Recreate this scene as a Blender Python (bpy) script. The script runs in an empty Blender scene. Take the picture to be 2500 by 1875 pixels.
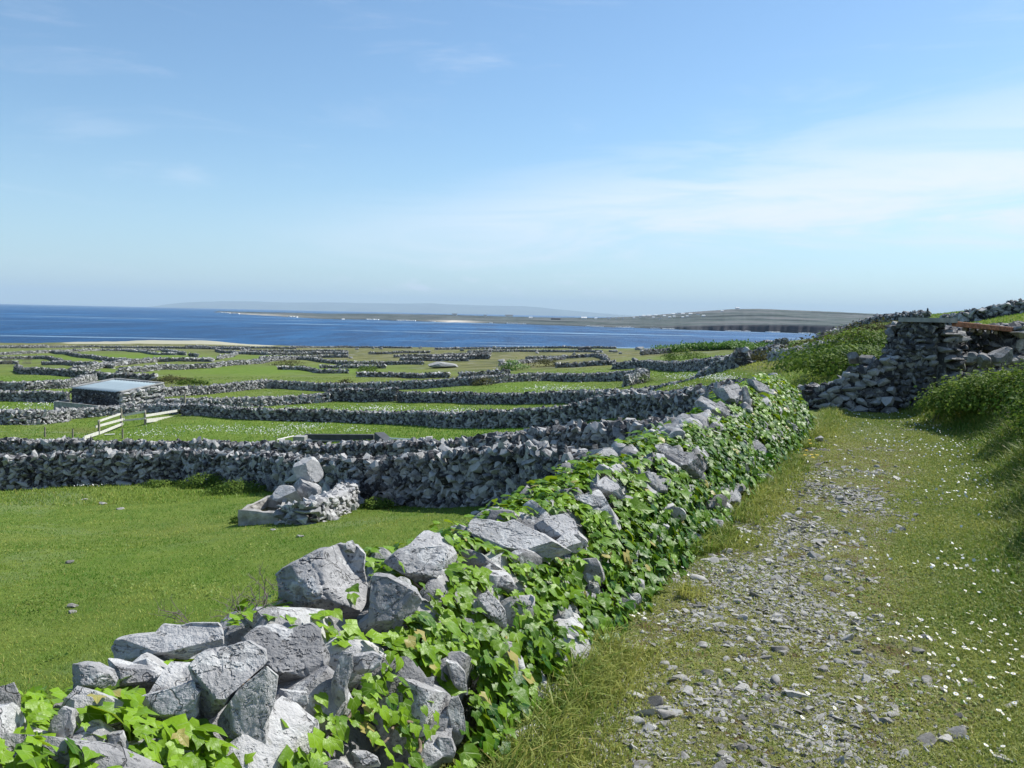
import bpy, bmesh, math, random
import numpy as np
from mathutils import Vector, Matrix, Quaternion
rng = np.random.default_rng(7); random.seed(7)
R = math.radians
SC = bpy.context.scene; COL = SC.collection
# ------------------------------------------------------------------ camera
CX, CY, F = 1106.0, 829.5, 1841.0            # photo measured at 2212 px wide
CAMZ = 1.65; ROLL = R(1.22); PITCH = R(4.68)
fw = np.array([0, math.cos(PITCH), -math.sin(PITCH)])
r0 = np.array([1.0, 0, 0]); u0 = np.cross(r0, fw)
rt = r0*math.cos(ROLL) + u0*math.sin(ROLL); up = np.cross(rt, fw)
cd = bpy.data.cameras.new('camera'); cam = bpy.data.objects.new('camera', cd); COL.objects.link(cam)
cd.sensor_width = 36; cd.lens = 36*F/2212; cd.clip_start = .05; cd.clip_end = 400000
M = Matrix.Identity(4)
for i in range(3):
    M[i][0], M[i][1], M[i][2] = rt[i], up[i], -fw[i]
M[2][3] = CAMZ
cam.matrix_world = M; SC.camera = cam
# ------------------------------------------------------------------ light
SUN_AZ, SUN_EL = R(57), R(48)
sd_ = Vector((math.sin(SUN_AZ)*math.cos(SUN_EL), math.cos(SUN_AZ)*math.cos(SUN_EL), math.sin(SUN_EL)))
sl = bpy.data.lights.new('sun', 'SUN'); sl.energy = 4.9; sl.angle = R(.5); sl.color = (1, .965, .9)
so = bpy.data.objects.new('sun', sl); COL.objects.link(so)
so.rotation_euler = sd_.to_track_quat('Z', 'Y').to_euler(); so.location = (20, 10, 40)
SC.view_settings.view_transform = 'Standard'; SC.view_settings.look = 'None'
SC.view_settings.exposure = 0.42; SC.view_settings.gamma = 1
SC.cycles.use_denoising = True
SC.cycles.max_bounces = 5; SC.cycles.diffuse_bounces = 2; SC.cycles.glossy_bounces = 2
SC.cycles.transmission_bounces = 3; SC.cycles.volume_bounces = 0; SC.cycles.transparent_max_bounces = 4

class NT:
    """tiny node helper"""
    def __init__(s, tree): s.t = tree; s.n = tree.nodes; s.l = tree.links
    def new(s, typ, **kw):
        n = s.n.new(typ)
        for k, v in kw.items(): setattr(n, k, v)
        return n
    def set(s, sock, v):
        if isinstance(v, bpy.types.NodeSocket): s.l.new(v, sock)
        elif v is not None: sock.default_value = v
    def math(s, op, a, b=None, c=None, clamp=False):
        n = s.new('ShaderNodeMath', operation=op); n.use_clamp = clamp
        for i, v in enumerate((a, b, c)): s.set(n.inputs[i], v)
        return n.outputs[0]
    def mix(s, f, a, b, blend='MIX'):
        n = s.new('ShaderNodeMix', data_type='RGBA', blend_type=blend)
        s.set(n.inputs[0], f)
        for k, v in ((6, a), (7, b)):
            if isinstance(v, (tuple, list)): v = (*v[:3], 1)
            s.set(n.inputs[k], v)
        return n.outputs[2]
    def noise(s, vec, scale, detail=4, rough=.55, dist=0, out=0):
        n = s.new('ShaderNodeTexNoise'); s.set(n.inputs['Vector'], vec)
        n.inputs['Scale'].default_value = scale; n.inputs['Detail'].default_value = detail
        n.inputs['Roughness'].default_value = rough; n.inputs['Distortion'].default_value = dist
        return n.outputs[out]
    def ramp(s, f, a, b, lo=0, hi=1, smooth=True):
        n = s.new('ShaderNodeMapRange'); n.interpolation_type = 'SMOOTHSTEP' if smooth else 'LINEAR'
        s.set(n.inputs[0], f)
        for i, v in enumerate((a, b, lo, hi)): s.set(n.inputs[1+i], v)
        return n.outputs[0]
    def attr(s, name, out=2): return s.new('ShaderNodeAttribute', attribute_name=name).outputs[out]
    def pos(s): return s.new('ShaderNodeNewGeometry').outputs['Position']
    def mapping(s, vec, scale=(1, 1, 1), loc=(0, 0, 0), rot=(0, 0, 0)):
        n = s.new('ShaderNodeMapping'); s.set(n.inputs[0], vec)
        n.inputs['Scale'].default_value = scale; n.inputs['Location'].default_value = loc
        n.inputs['Rotation'].default_value = rot
        return n.outputs[0]
    def bump(s, h, strength=.5, dist=.02, normal=None):
        n = s.new('ShaderNodeBump'); s.set(n.inputs['Height'], h)
        n.inputs['Strength'].default_value = strength; n.inputs['Distance'].default_value = dist
        if normal is not None: s.set(n.inputs['Normal'], normal)
        return n.outputs[0]

W = bpy.data.worlds.new("World"); SC.world = W; W.use_nodes = True
w = NT(W.node_tree); w.n.clear()
sky = w.new('ShaderNodeTexSky', sky_type='NISHITA'); sky.sun_disc = False
sky.sun_elevation = SUN_EL; sky.sun_rotation = SUN_AZ
sky.air_density = 1.0; sky.dust_density = .35; sky.ozone_density = 1.6; sky.altitude = 30
tc = w.new('ShaderNodeTexCoord').outputs['Generated']
sep = w.new('ShaderNodeSeparateXYZ'); w.l.new(tc, sep.inputs[0])
el = w.math('ARCSINE', sep.outputs[2])
az = w.math('ARCTAN2', sep.outputs[0], sep.outputs[1])
# streaky cirrus: coordinates are azimuth / elevation of the sky itself
cmb = w.new('ShaderNodeCombineXYZ'); w.l.new(az, cmb.inputs[0]); w.l.new(el, cmb.inputs[1])
wisp = w.noise(w.mapping(cmb.outputs[0], (2.0, 13, 1), rot=(0, 0, R(-9))), 1.6, 7, .62, .8)
soft = w.noise(w.mapping(cmb.outputs[0], (1.2, 5, 1), (3, 1, 0), (0, 0, R(-12))), 1.5, 4, .5, .3)
# the broad band that climbs to the right
bc = w.math('MULTIPLY_ADD', az, .10, .105)
bw = w.math('MULTIPLY_ADD', az, .065, .056)
bd = w.math('DIVIDE', w.math('SUBTRACT', el, bc), w.math('MAXIMUM', bw, .012))
band = w.ramp(w.math('ABSOLUTE', w.math('ADD', bd, w.math('MULTIPLY', w.math('SUBTRACT', wisp, .5), 2.6))), .1, 1.25, 1, 0)
band = w.math('MULTIPLY', band, w.ramp(az, -.42, .22, 0, .95))
band = w.math('MULTIPLY', band, w.ramp(wisp, .30, .66, .30, 1))
thin = w.math('MULTIPLY', w.ramp(wisp, .52, .80, 0, .32), w.ramp(el, .02, .3, .6, 1))
low = w.ramp(el, .0, .22, .36, 0)
puf = w.noise(w.mapping(cmb.outputs[0], (14, 40, 1)), 1.5, 5, .6, .2)
puff = w.math('MULTIPLY', w.ramp(puf, .50, .68, 0, .75), w.math('MULTIPLY', w.ramp(el, .016, .028, 0, 1), w.ramp(el, .034, .046, 1, 0)))
puff = w.math('MULTIPLY', puff, w.ramp(w.math('ABSOLUTE', w.math('ADD', az, .03)), .05, .22, 1, 0))
cl = w.math('MAXIMUM', w.math('MAXIMUM', band, thin), puff)
base = w.mix(1.0, sky.outputs[0], (.84, 1.01, 1.09), 'MULTIPLY')
SKYMUL = base.node
c1 = w.mix(low, base, (3.9, 5.4, 7.0))
c2 = w.mix(cl, c1, (6.9, 7.4, 8.3))
bg = w.new('ShaderNodeBackground'); bg.inputs[1].default_value = .104
w.l.new(c2, bg.inputs[0])
wo = w.new('ShaderNodeOutputWorld'); w.l.new(bg.outputs[0], wo.inputs[0])

# ------------------------------------------------------------------ maths helpers
def ray(px, py):
    px = np.asarray(px, float); py = np.asarray(py, float)
    d = (np.multiply.outer((px-CX)/F, rt) + np.multiply.outer(-(py-CY)/F, up) + fw)
    return d / d[..., 1:2]                    # (u, 1, s)
def project(P):
    v = np.asarray(P, float) - np.array([0, 0, CAMZ])
    zc = np.maximum(v @ fw, 1e-3)
    return CX + F*(v @ rt)/zc, CY - F*(v @ up)/zc
def smooth(a, b, x):
    t = np.clip((x-a)/(b-a), 0, 1); return t*t*(3-2*t)
def _h(i, j, k):
    n = (i*374761393 + j*668265263 + k*1274126177) & 0xffffffff
    n = ((n ^ (n >> 13))*1274126177) & 0xffffffff
    return ((n ^ (n >> 16)) & 0xffff)/65535.0
def vnoise(P):
    P = np.asarray(P, float); f = np.floor(P); i = f.astype(np.int64); t = P-f; t = t*t*(3-2*t)
    x, y, z = i[..., 0], i[..., 1], i[..., 2]; a, b, c = t[..., 0], t[..., 1], t[..., 2]
    l = lambda p, q, m: p+(q-p)*m
    return l(l(l(_h(x, y, z), _h(x+1, y, z), a), l(_h(x, y+1, z), _h(x+1, y+1, z), a), b),
             l(l(_h(x, y, z+1), _h(x+1, y, z+1), a), l(_h(x, y+1, z+1), _h(x+1, y+1, z+1), a), b), c)
def fbm(P, o=4):
    s = 0; a = .5; P = np.asarray(P, float)
    for k in range(o):
        s = s + a*(vnoise(P)-.5); P = P*2.03+17.3; a *= .5
    return s                                   # about -.45 .. .45
def n2(x, y, sc, o=3, seed=0):
    return fbm(np.stack([np.asarray(x)*sc+seed*7.1, np.asarray(y)*sc+seed*3.3, np.full(np.shape(x), seed+.5)], -1), o)

# ------------------------------------------------------------------ terrain
SEA = -30.35
CPX = [(100,1390,9),(300,1300,10.5),(600,1150,15.5),(830,1090,20),(1108,1093,17.5),(1188,1088,17),(100,1200,14),(300,1150,17.5),
 (0,1057,26),(400,1041,27),(200,1045,27),(948,1093,19),(900,1150,14.5),(640,1062,23),
 (1000,1046,24),(700,1037,28),(400,1022,31),(0,1011,33),(1250,1032,20.5),(1420,1029,18.5),
 (740,960,38),(211,938,55),(600,940,48),(1100,935,38),(430,898,62),(752,910,58),(960,923,48),(1228,918,40),(1432,898,32),(1504,888,29),
 (116,925,58),(136,908,64),
 (330,883,72),(561,878,75),(752,865,78),(990,872,70),(1262,869,58),(1504,850,45),
 (340,857,85),(578,837,100),(752,843,95),(1034,834,90),(1177,823,95),(1371,820,85),
 (1327,796,120),(1504,798,80),(1596,793,65),(1695,769,60),(1460,760,200),(1664,755,130),(1384,769,180),
 (0,842,95),(0,866,80),(34,806,140),(290,819,125),(0,786,190),(238,795,165),(459,783,200),(112,762,290),(360,753,420),(540,757,380),
 (752,766,310),(752,789,190),(772,815,130),(990,820,115),(1014,779,220),(929,763,330),(1180,753,450),(1265,772,220),
 (0,740,640),(300,741,620),(600,746,640),(890,750,680),(1100,751,740),(1250,753,700),(1440,753,420),
 (1600,800,35),(1440,835,40),(1740,800,26),(1800,785,28),(1900,740,40),(1960,700,60),(2100,681,80),(2212,668,80),(1740,765,60),(1740,742,120),
 (1834,711,78),(1885,699,75),(1793,729,78),(1940,690,70),(1600,745,200),(1850,725,150),(2100,700,200),(1740,750,300),(1600,752,450),(2000,730,450),(2212,700,300),(2212,740,700),(1740,757,700)]
CW = [(.5,6,-1.5),(-2,5,-1.55),(-4,5,-1.7),(2.5,10,-1.6),(3.5,13,-1.45),(-1.8,2,-1.35),(-6,8,-1.95),(-9,8,-2.2),(6,20,-.9),(5,17,-1.1),(9,22,.2),(14,22,1.0),(20,25,2.0),(8.5,19,.25)]
_u, _v, _s = [], [], []
for px, py, Y in CPX:
    d = ray(px, py); _u.append(d[0]); _v.append(math.log(Y)); _s.append(d[2])
for x, y, z in CW:
    _u.append(x/y); _v.append(math.log(y)); _s.append((z-CAMZ)/y)
_u, _v, _s = map(np.array, (_u, _v, _s))
VK = .55
def _phi(r2): return .5*r2*np.log(r2+1e-9)
N_ = len(_u)
A_ = np.zeros((N_+3, N_+3)); A_[:N_, :N_] = _phi((_u[:, None]-_u)**2 + (VK*(_v[:, None]-_v))**2) + np.eye(N_)*4e-4
A_[:N_, N_] = 1; A_[:N_, N_+1] = _u; A_[:N_, N_+2] = _v; A_[N_:, :N_] = A_[:N_, N_:].T
C_ = np.linalg.solve(A_, np.concatenate([_s, [0, 0, 0]]))
def s_tps(u, v):
    u = np.asarray(u, float); v = np.asarray(v, float); sh = u.shape; u = u.ravel(); v = v.ravel(); out = np.empty(len(u))
    for i in range(0, len(u), 40000):
        a, b = u[i:i+40000], v[i:i+40000]
        out[i:i+40000] = _phi((a[:, None]-_u)**2 + (VK*(b[:, None]-_v))**2) @ C_[:N_] + C_[N_] + C_[N_+1]*a + C_[N_+2]*b
    return out.reshape(sh)
def flat(px, py, z=0.0):
    d = ray(px, py); t = (z-CAMZ)/d[..., 2]; return d*t[..., None] + np.array([0, 0, CAMZ])
# foot of the ivy covered wall, along the track
LB = flat(np.array([1040,1165,1290,1400,1510,1605,1685,1748]), np.array([1640,1480,1345,1250,1150,1075,1000,925.]))[:, :2]
d0 = LB[1]-LB[0]; d0 = d0/np.linalg.norm(d0)
LB = np.vstack([LB[0]-d0*3.6, LB])
seg = np.linalg.norm(np.diff(LB, axis=0), axis=1); LS = np.concatenate([[0], np.cumsum(seg)]); LLEN = LS[-1]
for _ in range(2): LB[1:-1] = .25*LB[:-2]+.5*LB[1:-1]+.25*LB[2:]
def line_at(s):
    return np.stack([np.interp(s, LS, LB[:, 0]), np.interp(s, LS, LB[:, 1])], -1)
def line_nrm(s):                                # points to the right, towards the track
    a = line_at(np.clip(s+.4, 0, LLEN)) - line_at(np.clip(s-.4, 0, LLEN)); a /= np.linalg.norm(a, axis=-1, keepdims=True)
    return np.stack([a[..., 1], -a[..., 0]], -1)
def side(x, y, line=None):
    """signed distance to a polyline running away from the camera, + on its right"""
    line = LB if line is None else line
    x = np.asarray(x, float); y = np.asarray(y, float); best = np.full(x.shape, 1e9); sg = np.ones(x.shape)
    for i, (a, b) in enumerate(zip(line[:-1], line[1:])):
        dx, dy = b-a; L2 = dx*dx+dy*dy
        t = ((x-a[0])*dx+(y-a[1])*dy)/L2
        tc_ = np.clip(t, 0 if i else -50, 1 if i < len(line)-2 else 50)
        ex, ey = x-a[0]-tc_*dx, y-a[1]-tc_*dy; d2 = ex*ex+ey*ey
        m = d2 < best; best = np.where(m, d2, best); sg = np.where(m, np.sign(dy*ex-dx*ey), sg)
    return np.sqrt(best)*sg
BK = flat(np.array([2300,2215,2165,2130,2085,1990]), np.array([1480,1300,1140,1010,945,908.]))[:, :2]   # foot of the right bank
dk = BK[1]-BK[0]; dk = dk/np.linalg.norm(dk); BK = np.vstack([BK[0]-dk*4, BK, BK[-1]+np.array([.3, 3.5])])
def ground_z(x, y):
    x = np.asarray(x, float); y = np.asarray(y, float)
    r = np.hypot(x, y)+1e-6; th = np.clip(np.arctan2(x, y), -1.0, .9)
    yy = np.maximum(r*np.cos(th), .6); u = np.tan(th); v = np.log(yy)
    v = np.clip(v, math.log(1.6), math.log(740))
    zt = CAMZ + s_tps(u, v)*yy
    amp = np.clip(r/120, .0, 1)
    zt = zt + n2(x, y, .45, 3, 1)*.16*np.clip(r/10, .4, 1) + n2(x, y, .07, 3, 2)*1.1*amp
    shore = np.interp(u, [-.62, -.45, -.2, 0, .2, .4, .8], [640, 600, 650, 720, 700, 640, 500]) + n2(x, y, .02, 3, 5)*60
    zt = zt - smooth(0, 60, r*np.cos(th)-shore)*14
    # dune by the shore
    ux = u*F
    dn = .45*np.exp(-((ux+776)/80)**2)*2.6 + np.exp(-((ux+660)/75)**2)*1.5 + np.exp(-((ux+900)/110)**2)*.6
    zt = zt + dn*np.exp(-((r*np.cos(th)-600)/38)**2)*1.6
    sb = side(x, y, BK)
    zp = n2(x, y, .8, 3, 3)*.07 + n2(x, y, 3.5, 2, 4)*.03 + smooth(0, 2.1, sb)*.95*smooth(17, 12, y)*(1+n2(x, y, .9, 2, 6)) \
         + np.maximum(sb-2.1, 0)*.16 + smooth(-.2, .5, sb)*.12
    sl_ = side(x, y)
    wf = np.maximum(smooth(-.7, -1.15, sl_), smooth(17.0, 21.0, r*np.cos(th)))
    return zp*(1-wf) + zt*wf
YG = np.exp(np.linspace(math.log(2.0), math.log(720), 420))
def at(px, py, ymin=0):
    """where the sight line through a photo pixel first meets the ground"""
    d = np.atleast_2d(ray(px, py)); out = []
    G = d[:, 0][:, None]*YG
    z = ground_z(G, np.broadcast_to(YG, G.shape)); hit = z >= CAMZ + d[:, 2][:, None]*YG
    hit &= YG[None] >= ymin
    for i in range(len(d)):
        k = int(np.argmax(hit[i])) if hit[i].any() else len(YG)-1
        Y = YG[k]
        if 0 < k and hit[i].any():
            e0 = z[i, k-1]-CAMZ-d[i, 2]*YG[k-1]; e1 = z[i, k]-CAMZ-d[i, 2]*YG[k]
            if e1 > e0: Y = YG[k-1] + (YG[k]-YG[k-1])*np.clip(-e0/(e1-e0), 0, 1)
        x = d[i, 0]*Y; out.append((x, Y, float(ground_z(np.array([x]), np.array([Y]))[0])))
    return np.array(out)
# ------------------------------------------------------------------ materials
def new_mat(name):
    m = bpy.data.materials.new(name); m.use_nodes = True; t = NT(m.node_tree); t.n.clear()
    o = t.new('ShaderNodeOutputMaterial'); b = t.new('ShaderNodeBsdfPrincipled')
    t.l.new(b.outputs[0], o.inputs[0]); t.o = o; t.b = b
    return m, t
def pset(t, **kw):
    for k, v in kw.items():
        s = t.b.inputs[k.replace('_', ' ')]
        if isinstance(v, tuple): v = (*v[:3], 1)
        t.set(s, v)
def rock_mat(name, lo, hi, scale=1.0, lichen=.5, bump=.5, use_tint=True, cracks=True, warm=0):
    m, t = new_mat(name)
    p = t.pos()
    n1 = t.noise(p, 3.2*scale, 6, .6); n2_ = t.noise(p, 17*scale, 6, .65, .4); n3 = t.noise(p, 70*scale, 4, .6)
    v = t.math('MULTIPLY_ADD', n1, .55, t.math('MULTIPLY', n2_, .45))
    if use_tint: v = t.math('ADD', v, t.math('MULTIPLY_ADD', t.attr('tint'), .7, -.35))
    f = t.ramp(v, .28, .74)
    c = t.mix(f, lo, hi)
    lm = t.math('MULTIPLY', t.ramp(t.noise(p, 6*scale, 5, .62, .5), .545, .575), lichen)
    lm = t.math('MULTIPLY', lm, t.ramp(n3, .3, .55, .55, 1))
    c = t.mix(lm, c, (.54, .54, .53))
    dk = t.math('MULTIPLY', t.ramp(t.noise(p, 9*scale, 6, .7, 1.0), .60, .74), .40)
    c = t.mix(dk, c, tuple(.45*x for x in lo))
    c = t.mix(t.math('MULTIPLY', t.ramp(t.noise(p, 23*scale, 2), .66, .72), .5+warm), c, (.36, .27, .12) if warm else (.30, .29, .25))
    pit = t.ramp(t.noise(p, 34*scale, 3, .6), .60, .68)
    c = t.mix(t.math('MULTIPLY', pit, .6), c, tuple(.4*x for x in lo))
    h = t.math('SUBTRACT', t.math('MULTIPLY_ADD', n2_, .6, t.math('MULTIPLY', n3, .3)), t.math('MULTIPLY', pit, .2))
    if cracks:
        vo = t.new('ShaderNodeTexVoronoi', feature='DISTANCE_TO_EDGE'); vo.inputs['Scale'].default_value = 3.2*scale
        nd = t.noise(p, 4*scale, 4, .6, out=1); vm = t.new('ShaderNodeVectorMath', operation='MULTIPLY_ADD')
        t.set(vm.inputs[0], nd); vm.inputs[1].default_value = (.9, .9, .5); t.set(vm.inputs[2], t.mapping(p, (.8, 1, 1.9)))
        t.l.new(vm.outputs[0], vo.inputs['Vector'])
        cr = t.ramp(vo.outputs[0], 0.0, .022, 0, 1)
        cr = t.math('MAXIMUM', cr, t.ramp(t.noise(p, 2.1*scale, 3, .5), .42, .47, 0, 1))
        h = t.math('ADD', h, t.math('MULTIPLY', cr, .35))
        c = t.mix(t.math('MULTIPLY_ADD', cr, -.4, .4), c, (.035, .033, .03))
    pset(t, Base_Color=c, Roughness=.9, Specular_IOR_Level=.25, Normal=t.bump(h, bump, .03/scale))
    return m
MAT = {}
MAT['rock'] = rock_mat('limestone', (.205, .203, .206), (.455, .45, .445), 1, .8, .9)
MAT['stone'] = rock_mat('wall_stone', (.042, .042, .047), (.40, .395, .385), 1.2, .4, .5, cracks=False)
MAT['farstone'] = rock_mat('far_wall_stone', (.08, .08, .082), (.46, .455, .44), .35, .3, .3, cracks=False)
MAT['hutstone'] = rock_mat('hut_stone', (.075, .075, .08), (.26, .255, .245), 1.2, .35, .6)
MAT['gravel'] = rock_mat('gravel_stone', (.145, .137, .125), (.385, .372, .345), 3, .3, .5, cracks=False)
def simple(name, col, rough=.8, var=.25, scale=8, bump=.3, metal=0, spec=.3):
    m, t = new_mat(name); p = t.pos(); n = t.noise(p, scale, 6, .65)
    c = t.mix(t.ramp(n, .3, .7), tuple(x*(1-var) for x in col), tuple(min(1, x*(1+var)) for x in col))
    pset(t, Base_Color=c, Roughness=rough, Metallic=metal, Specular_IOR_Level=spec, Normal=t.bump(n, bump, .02)); return m
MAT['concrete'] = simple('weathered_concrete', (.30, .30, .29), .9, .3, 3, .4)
MAT['shadeconcrete'] = simple('shade_darkened_concrete', (.075, .078, .085), .9, .25, 2.5, .3)  # concrete with the shade of unlit faces put into its colour
MAT['plank'] = simple('white_weathered_plank', (.60, .585, .535), .8, .15, 6, .2)
MAT['post'] = simple('grey_weathered_wood', (.27, .24, .19), .9, .3, 9, .4)
MAT['rust'] = simple('rusty_steel', (.17, .07, .035), .8, .55, 14, .4)
MAT['bark'] = simple('vine_bark', (.20, .155, .11), .9, .35, 40, .5)
MAT['twig'] = simple('dead_twig', (.17, .14, .125), .9, .3, 30, .3)
MAT['white'] = simple('white_render', (.80, .80, .78), .8, .05, .2, 0)
MAT['slate'] = simple('slate_roof', (.10, .10, .115), .7, .2, .2, 0)
MAT['red'] = simple('red_bucket_paint', (.45, .05, .04), .5, .1, 5, 0)
MAT['metalpipe'] = simple('pale_painted_pipe', (.62, .68, .66), .45, .1, 5, 0)
MAT['orange'] = simple('orange_slime', (.33, .17, .04), .55, .3, 12, .1)
def roof_mat():
    m, t = new_mat('sky_tinted_sheet_roof'); p = t.pos()
    n = t.noise(p, 1.5, 5, .6)
    pset(t, Base_Color=t.mix(n, (.24, .31, .345), (.32, .39, .42)), Roughness=.55, Metallic=.1, Specular_IOR_Level=.5)  # blue of the reflected sky is put into the sheet's base colour
    return m
MAT['roof'] = roof_mat()
def leaf_mat(name, dark, light, rough=.35, spec=.5, trans=.25, tcol=None, veins=False):
    m, t = new_mat(name); a = t.attr('tint'); p = t.pos()
    c = t.mix(a, dark, light)
    c = t.mix(t.ramp(a, 1.05, 1.25), c, (.45, .37, .12))
    c = t.mix(t.math('MULTIPLY', t.noise(p, 60, 2), .35), c, tuple(x*.55 for x in dark))
    pset(t, Base_Color=c, Roughness=rough, Specular_IOR_Level=spec)
    if veins:
        lx = t.math('ABSOLUTE', t.attr('lx')); ly = t.attr('ly')
        vn = t.math('MINIMUM', lx, t.math('ABSOLUTE', t.math('SUBTRACT', lx, t.math('MULTIPLY', t.math('SUBTRACT', ly, .02), .62))))
        vn = t.ramp(vn, .006, .034, .5, 0); c = t.mix(vn, c, (.30, .42, .12))
        t.set(t.b.inputs['Base Color'], c)
        pset(t, Normal=t.bump(t.math('ADD', t.noise(p, 45, 3), t.math('MULTIPLY', vn, -.6)), .35, .01))
    tr = t.new('ShaderNodeBsdfTranslucent'); t.set(tr.inputs[0], t.mix(a, tuple(x*1.2 for x in dark), tcol or light))
    mx = t.new('ShaderNodeMixShader'); mx.inputs[0].default_value = trans
    t.l.new(t.b.outputs[0], mx.inputs[1]); t.l.new(tr.outputs[0], mx.inputs[2]); t.l.new(mx.outputs[0], t.o.inputs[0])
    return m
MAT['ivy'] = leaf_mat('ivy_leaf', (.016, .088, .006), (.25, .43, .018), .40, .22, .28, (.38, .5, .02), veins=True)
MAT['bramble'] = leaf_mat('bramble_leaf', (.040, .095, .014), (.25, .34, .05), .65, .12, .3)
MAT['scrub'] = leaf_mat('scrub_leaf', (.06, .062, .026), (.17, .17, .06), .8, .08, .2)
MAT['grass'] = leaf_mat('grass_blade', (.105, .205, .022), (.46, .46, .12), .55, .3, .3)
MAT['fieldgrass'] = leaf_mat('field_grass_blade', (.092, .225, .018), (.43, .465, .10), .55, .25, .3)
MAT['hedge'] = leaf_mat('fern_frond', (.06, .16, .018), (.17, .32, .04), .55, .3, .25)
MAT['petal'] = simple('white_petal', (.70, .70, .67), .6, .04, 30, 0)
MAT['yellow'] = simple('yellow_flower', (.75, .50, .02), .6, .1, 30, 0)

def ground_mat(name, track=False):
    m, t = new_mat(name); p = t.pos()
    dry = t.attr('dry'); trk = t.attr('trk'); sand = t.attr('sand')
    a = t.noise(p, .9, 6, .65); b = t.noise(p, 7, 6, .7, .3); c3 = t.noise(p, 38, 4, .7); far = t.noise(p, .11, 5, .65)
    g = t.mix(t.ramp(a, .32, .68), (.090, .165, .018), (.16, .225, .036))
    g = t.mix(t.ramp(b, .35, .75, 0, .55), g, (.15, .20, .045))
    g = t.mix(t.ramp(c3, .4, .75, 0, .45), g, (.045, .09, .014))
    d = t.mix(t.ramp(b, .3, .7), (.135, .125, .045), (.20, .20, .075))
    d = t.mix(t.ramp(far, .4, .62), d, (.085, .095, .032))
    d = t.mix(t.math('MULTIPLY', t.ramp(t.noise(p, .25, 7, .75, .6), .53, .62), .85), d, (.24, .23, .21))
    df = t.math('ADD', dry, t.math('MULTIPLY_ADD', far, .5, -.25), clamp=True)
    c = t.mix(df, g, d)
    # the worn track: brown soil, reddish moss, grey grit
    s = t.mix(t.ramp(b, .35, .65), (.15, .14, .075), (.20, .21, .09))
    s = t.mix(t.ramp(t.noise(p, 5, 6, .7, .5), .5, .62, 0, .8), s, (.085, .045, .025))
    s = t.mix(t.ramp(t.noise(p, 14, 5, .7), .53, .63, 0, .85), s, (.115, .165, .03))
    s = t.mix(t.ramp(t.noise(p, 2.3, 6, .7, .5), .55, .66, 0, .7), s, (.25, .235, .20))
    tm = t.ramp(t.math('ADD', trk, t.math('MULTIPLY_ADD', b, .9, -.45)), .2, .75)
    c = t.mix(tm, c, s)
    c = t.mix(t.ramp(t.math('ADD', sand, t.math('MULTIPLY_ADD', far, .7, -.35)), .35, .6), c, (.38, .365, .27))
    h = t.math('MULTIPLY_ADD', b, .7, t.math('MULTIPLY', c3, .5))
    pset(t, Base_Color=c, Roughness=.95, Specular_IOR_Level=.1, Normal=t.bump(h, .8, .06))
    return m
MAT['ground'] = ground_mat('meadow_ground'); MAT['track'] = ground_mat('track_ground')
def sea_mat():
    m, t = new_mat('sea_water'); p = t.pos()
    n = t.noise(t.mapping(p, (.014, .0022, .02)), 1, 8, .72); big = t.noise(t.mapping(p, (.0007, .0028, 0), rot=(0, 0, R(-12))), 1, 5, .6)
    st = t.noise(t.mapping(p, (.0010, .0125, 0), (5, 2, 0), (0, 0, R(-13))), 1, 4, .55, .5)
    c = t.mix(t.ramp(big, .35, .68), (.010, .078, .200), (.022, .125, .290))
    c = t.mix(t.ramp(n, .43, .58, 0, .75), c, (.008, .050, .135))
    c = t.mix(t.math('MULTIPLY', t.ramp(st, .60, .635, 0, .85), t.ramp(n, .3, .55)), c, (.26, .40, .52))
    c = t.mix(t.ramp(t.noise(t.mapping(p, (.05, .11, 0)), 1, 4, .7), .70, .76, 0, .55), c, (.45, .52, .58))
    wv = t.math('ADD', t.noise(t.mapping(p, (.05, .12, .1)), 1, 8, .7), n)
    pset(t, Base_Color=c, Roughness=.55, Specular_IOR_Level=.22, Normal=t.bump(wv, 1, 5))
    return m
MAT['sea'] = sea_mat()
def island_mat():
    m, t = new_mat('island_ground'); p = t.pos(); lev = t.attr('lev'); clf = t.attr('cliff'); snd = t.attr('sand')
    n = t.noise(t.mapping(p, (.011, .008, .05)), 1, 8, .75); f = t.noise(t.mapping(p, (.02, .03, .1)), 1, 5, .7)
    lv = t.math('ADD', lev, t.math('MULTIPLY_ADD', n, .13, -.065))
    cm = t.new('ShaderNodeCombineXYZ'); t.set(cm.inputs[2], t.math('MULTIPLY', lv, 13)); t.set(cm.inputs[0], t.math('MULTIPLY', t.new('ShaderNodeSeparateXYZ').outputs[0], 0))
    sx = t.new('ShaderNodeSeparateXYZ'); t.set(sx.inputs[0], p); t.set(cm.inputs[0], t.math('MULTIPLY', sx.outputs[0], .0022))
    st = t.noise(cm.outputs[0], 1.0, 3, .6)
    c = t.mix(t.ramp(n, .36, .62), (.042, .060, .055), (.105, .122, .115))
    c = t.mix(t.ramp(f, .5, .7, 0, .6), c, (.035, .060, .022))
    c = t.mix(t.ramp(st, .52, .57, 0, .85), c, (.135, .135, .135))
    c = t.mix(t.ramp(st, .44, .39, 0, .85), c, (.018, .022, .022))
    c = t.mix(clf, c, t.mix(t.ramp(n, .45, .7), (.022, .023, .032), (.055, .053, .060)))
    c = t.mix(snd, c, (.55, .50, .42))
    pset(t, Base_Color=c, Roughness=.95, Specular_IOR_Level=.1); return m
MAT['island'] = island_mat()
MAT['hills'] = simple('far_hill_ground', (.12, .14, .12), .95, .3, .0008, 0)
def water_mat():
    m, t = new_mat('trough_water'); pset(t, Base_Color=(.10, .085, .035), Roughness=.08, Specular_IOR_Level=.5); return m
MAT['water'] = water_mat()

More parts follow.
